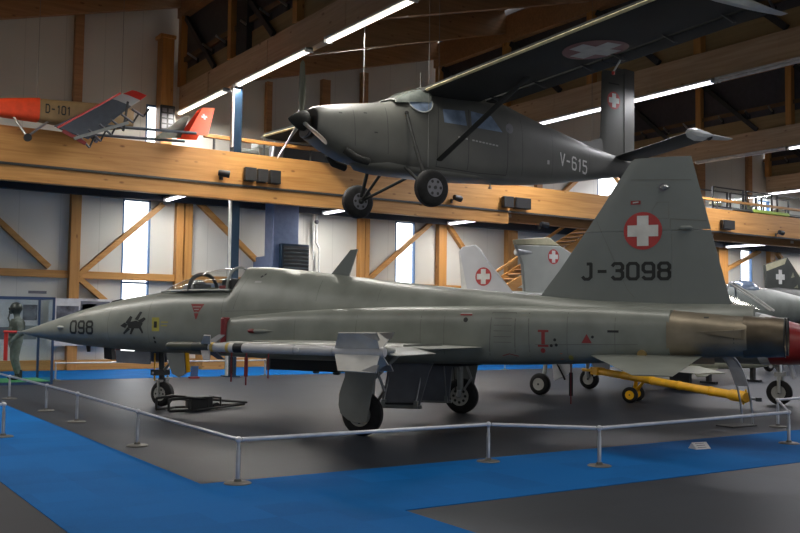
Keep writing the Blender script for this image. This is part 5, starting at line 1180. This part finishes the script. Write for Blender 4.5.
m = MB(); m.tube(Q(4.9, 25.4, 6.7), Q(5.2, 25.1, 6.15), .03, 'steel'); m.tube(Q(5.8, 25.4, 6.7), Q(5.2, 25.1, 6.15), .03, 'steel'); m.lathe(Q(5.2, 25.0, 6.12), (0, 1, 0), [(0, .1), (.08, .1)], 'black', 14); m.build('landing_gear', t)
m = MB(); m.tube(Q(6.6, 25.3, 6.65), Q(6.9, 24.9, 6.2), .06, 'fin_dark'); m.build('landing_leg', t)
for k in range(6): m = MB(); a_ = Vector(Q(6.3 + .28 * k, 24.55, 6.25 + .17 * k)); m.tube(a_, a_ + Vector((.35, .1, -.28 + .03 * k)), .03, 'fin_dark'); m.tube(a_ + Vector((.35, .1, -.28 + .03 * k)), a_ + Vector((.5, .1, .1)), .025, 'dark_metal'); m.build('strut', t)
m = MB(); m.beam(Q(6.2, 24.45, 6.12), Q(7.6, 24.5, 6.72), .05, .08, 'gear_grey'); m.beam(Q(7.5, 24.6, 6.5), Q(7.6, 24.6, 7.3), .05, .05, 'dark_metal'); m.beam(Q(5.95, 24.6, 6.32), Q(6.5, 24.45, 6.02), .04, .09, 'stencil_red'); m.build('catapult_hook_frame', t)
for i, (x, l) in enumerate(((5.0, 'thin cable holding the nose of the sand coloured drone'), (7.0, 'thin cable holding the rear of the sand coloured drone'))): m = MB(); m.tube((x, 23.2, 6.6), (x, 23.2, 10.2 if x < 6 else 10.6), .006, 'cable', n=6); tag(m.build('suspension_cable'), l, 'cable')
t = thing('indicator_panel', 'black indicator panel with pale square fields on the lit wooden gable column', 'panel', (9.88, 27.925, 7.35))
m = MB(); m.box(-.24, .24, 0, .07, -.02, .78, 'black'); m.build('case', t, bevel=.03)
for i in range(2):
    for j in range(4): m = MB(); m.box(-.18 + .2 * i, -.04 + .2 * i, -.008, .002, .05 + .17 * j, .17 + .17 * j, 'fin_dark'); m.build('field', t)
t = thing('simulator_cabin', 'dark sloping machine housing on the gallery behind the propeller', 'machine', (14.3, 26.9, 5.74))
m = MB(); m.prism([(-1.8, 0), (-1.55, 1.5), (-.2, 1.75), (.9, 1.9), (2.2, 1.2), (2.3, 0)], 1.4, 'fin_dark', lambda u, v, w__: (u, w__, v)); m.build('housing', t, bevel=.04)
m = MB(); m.prism([(-1.4, .3), (-1.25, 1.3), (-.2, 1.5), (.8, 1.6), (1.8, 1.1), (1.9, .3)], .06, 'black', lambda u, v, w__: (u, -.72 + w__, v)); m.tube((-1.85, -.74, .02), (-1.6, -.74, 1.52), .025, 'steel'); m.build('side_panel', t)
for i, (x, z, w_, l) in enumerate(((11.3, .75, .5, 'small grey equipment case on the gallery left of the dark machine'), (11.75, 1.0, .35, 'taller narrow grey equipment case on the gallery beside the dark machine'), (10.88, .5, .25, 'lowest grey equipment case on the gallery by the column'))):
    t = thing('equipment_case', l, 'case', (x, 25.2, 5.74)); m = MB(); m.box(-w_ / 2, w_ / 2, -.25, .25, 0, z * .85, 'pc6'); m.build('case', t, bevel=.03); m = MB(); m.box(-w_ / 2 - .01, w_ / 2 + .01, -.26, .26, z * .85, z, 'gear_grey'); m.build('lid', t, bevel=.02)
# right end of the gallery
for x0, x1, l in ((32.2, 34.2, 'glass cabinet with black edges on the gallery right of the big tail fin'), (34.4, 36.2, 'second glass cabinet along the gallery, under the bright window'), (36.6, 38.6, 'third glass cabinet along the gallery at the right edge')):
    t = thing('glass_cabinet', l, 'cabinet', ((x0 + x1) / 2, 25.5, 5.74)); w_ = (x1 - x0) / 2; m = MB()
    for x in (-w_, w_):
        for y in (-.4, .4): m.box(x - .03, x + .03, y - .03, y + .03, 0, 1.56, 'black')
    for z in (.72, 1.52): m.box(-w_, w_, -.43, -.37, z, z + .05, 'black'); m.box(-w_, w_, .37, .43, z, z + .05, 'black')
    m.build('frame', t); m = MB(); m.box(-w_, w_, -.40, .40, 0, .72, 'gear_grey'); m.build('plinth', t); m = MB(); m.box(-w_, w_, -.405, -.395, .77, 1.52, 'case_glass'); m.build('glass_panel', t)
    m = MB(); m.ball((-.3, 0, .92), .16, 'cream', 14, 8, (2.4, 1, .8)); m.box(-.32, -.1, -.35, .35, .95, .97, 'silver'); m.build('model_aircraft', t)
t = thing('model_wing', 'long lime green model wing with dark ends lying on the gallery parapet at the right', 'model', (33.9, 23.72, 6.10))
m = MB(); R = []
for x, c_, mat in ((-1.0, .22, 0), (1.4, .2, 0)): R.append([(x, -c_ * .5, .05), (x, -c_ * .2, .17), (x, c_ * .5, .07), (x, c_ * .5, .05), (x, 0, .02)])
m.rings(R, 'green_glider'); m.build('panel', t)
for x0, x1 in ((-2.3, -1.0), (1.4, 2.4)): m = MB(); m.rings([[(x, -.09, .05), (x, -.03, .13), (x, .1, .06), (x, .1, .04), (x, 0, .02)] for x in (x0, x1)], 'camo_dark'); m.build('end_section', t)
# wooden stair up to the gallery
t = thing('wooden_stair', 'pale wooden staircase climbing right to the gallery behind the two tail fins', 'stair', (24, 26, 0))
p0, p1 = Vector((-7.6, 0, 0)), Vector((2.95, 0, 5.7))
for dy in (-.55, .55): m = MB(); m.beam(p0 + Vector((0, dy, .12)), p1 + Vector((0, dy, -.12)), .06, .32, 'wood_x'); m.build('stringer', t)
for k in range(30): f = (k + .5) / 30; m = MB(); c = p0 + (p1 - p0) * f; m.box(c.x - .17, c.x + .15, -.53, .53, c.z - .02, c.z + .02, 'wood_roof'); m.build('tread', t)
for dy in (-.55,): m = MB(); m.beam(p0 + Vector((.4, dy, 1.0)), p1 + Vector((-.3, dy, .80)), .05, .10, 'wood_x'); m.build('handrail', t)
for k in range(4): f = .1 + .25 * k; c = p0 + (p1 - p0) * f; m = MB(); m.box(c.x - .03, c.x + .03, -.6, -.55, c.z, c.z + .95 - .1 * f, 'wood_z'); m.build('baluster', t)
t = thing('crate', 'small pale wooden crate by the back wall behind the missile nose', 'crate', (11.35, 27.6, 0)); m = MB(); m.box(-.4, .4, -.3, .3, 0, .62, 'wood_x'); m.build('body', t, bevel=.01); m = MB(); m.box(-.42, .42, -.32, .32, .62, .66, 'wood_x'); m.build('lid', t)
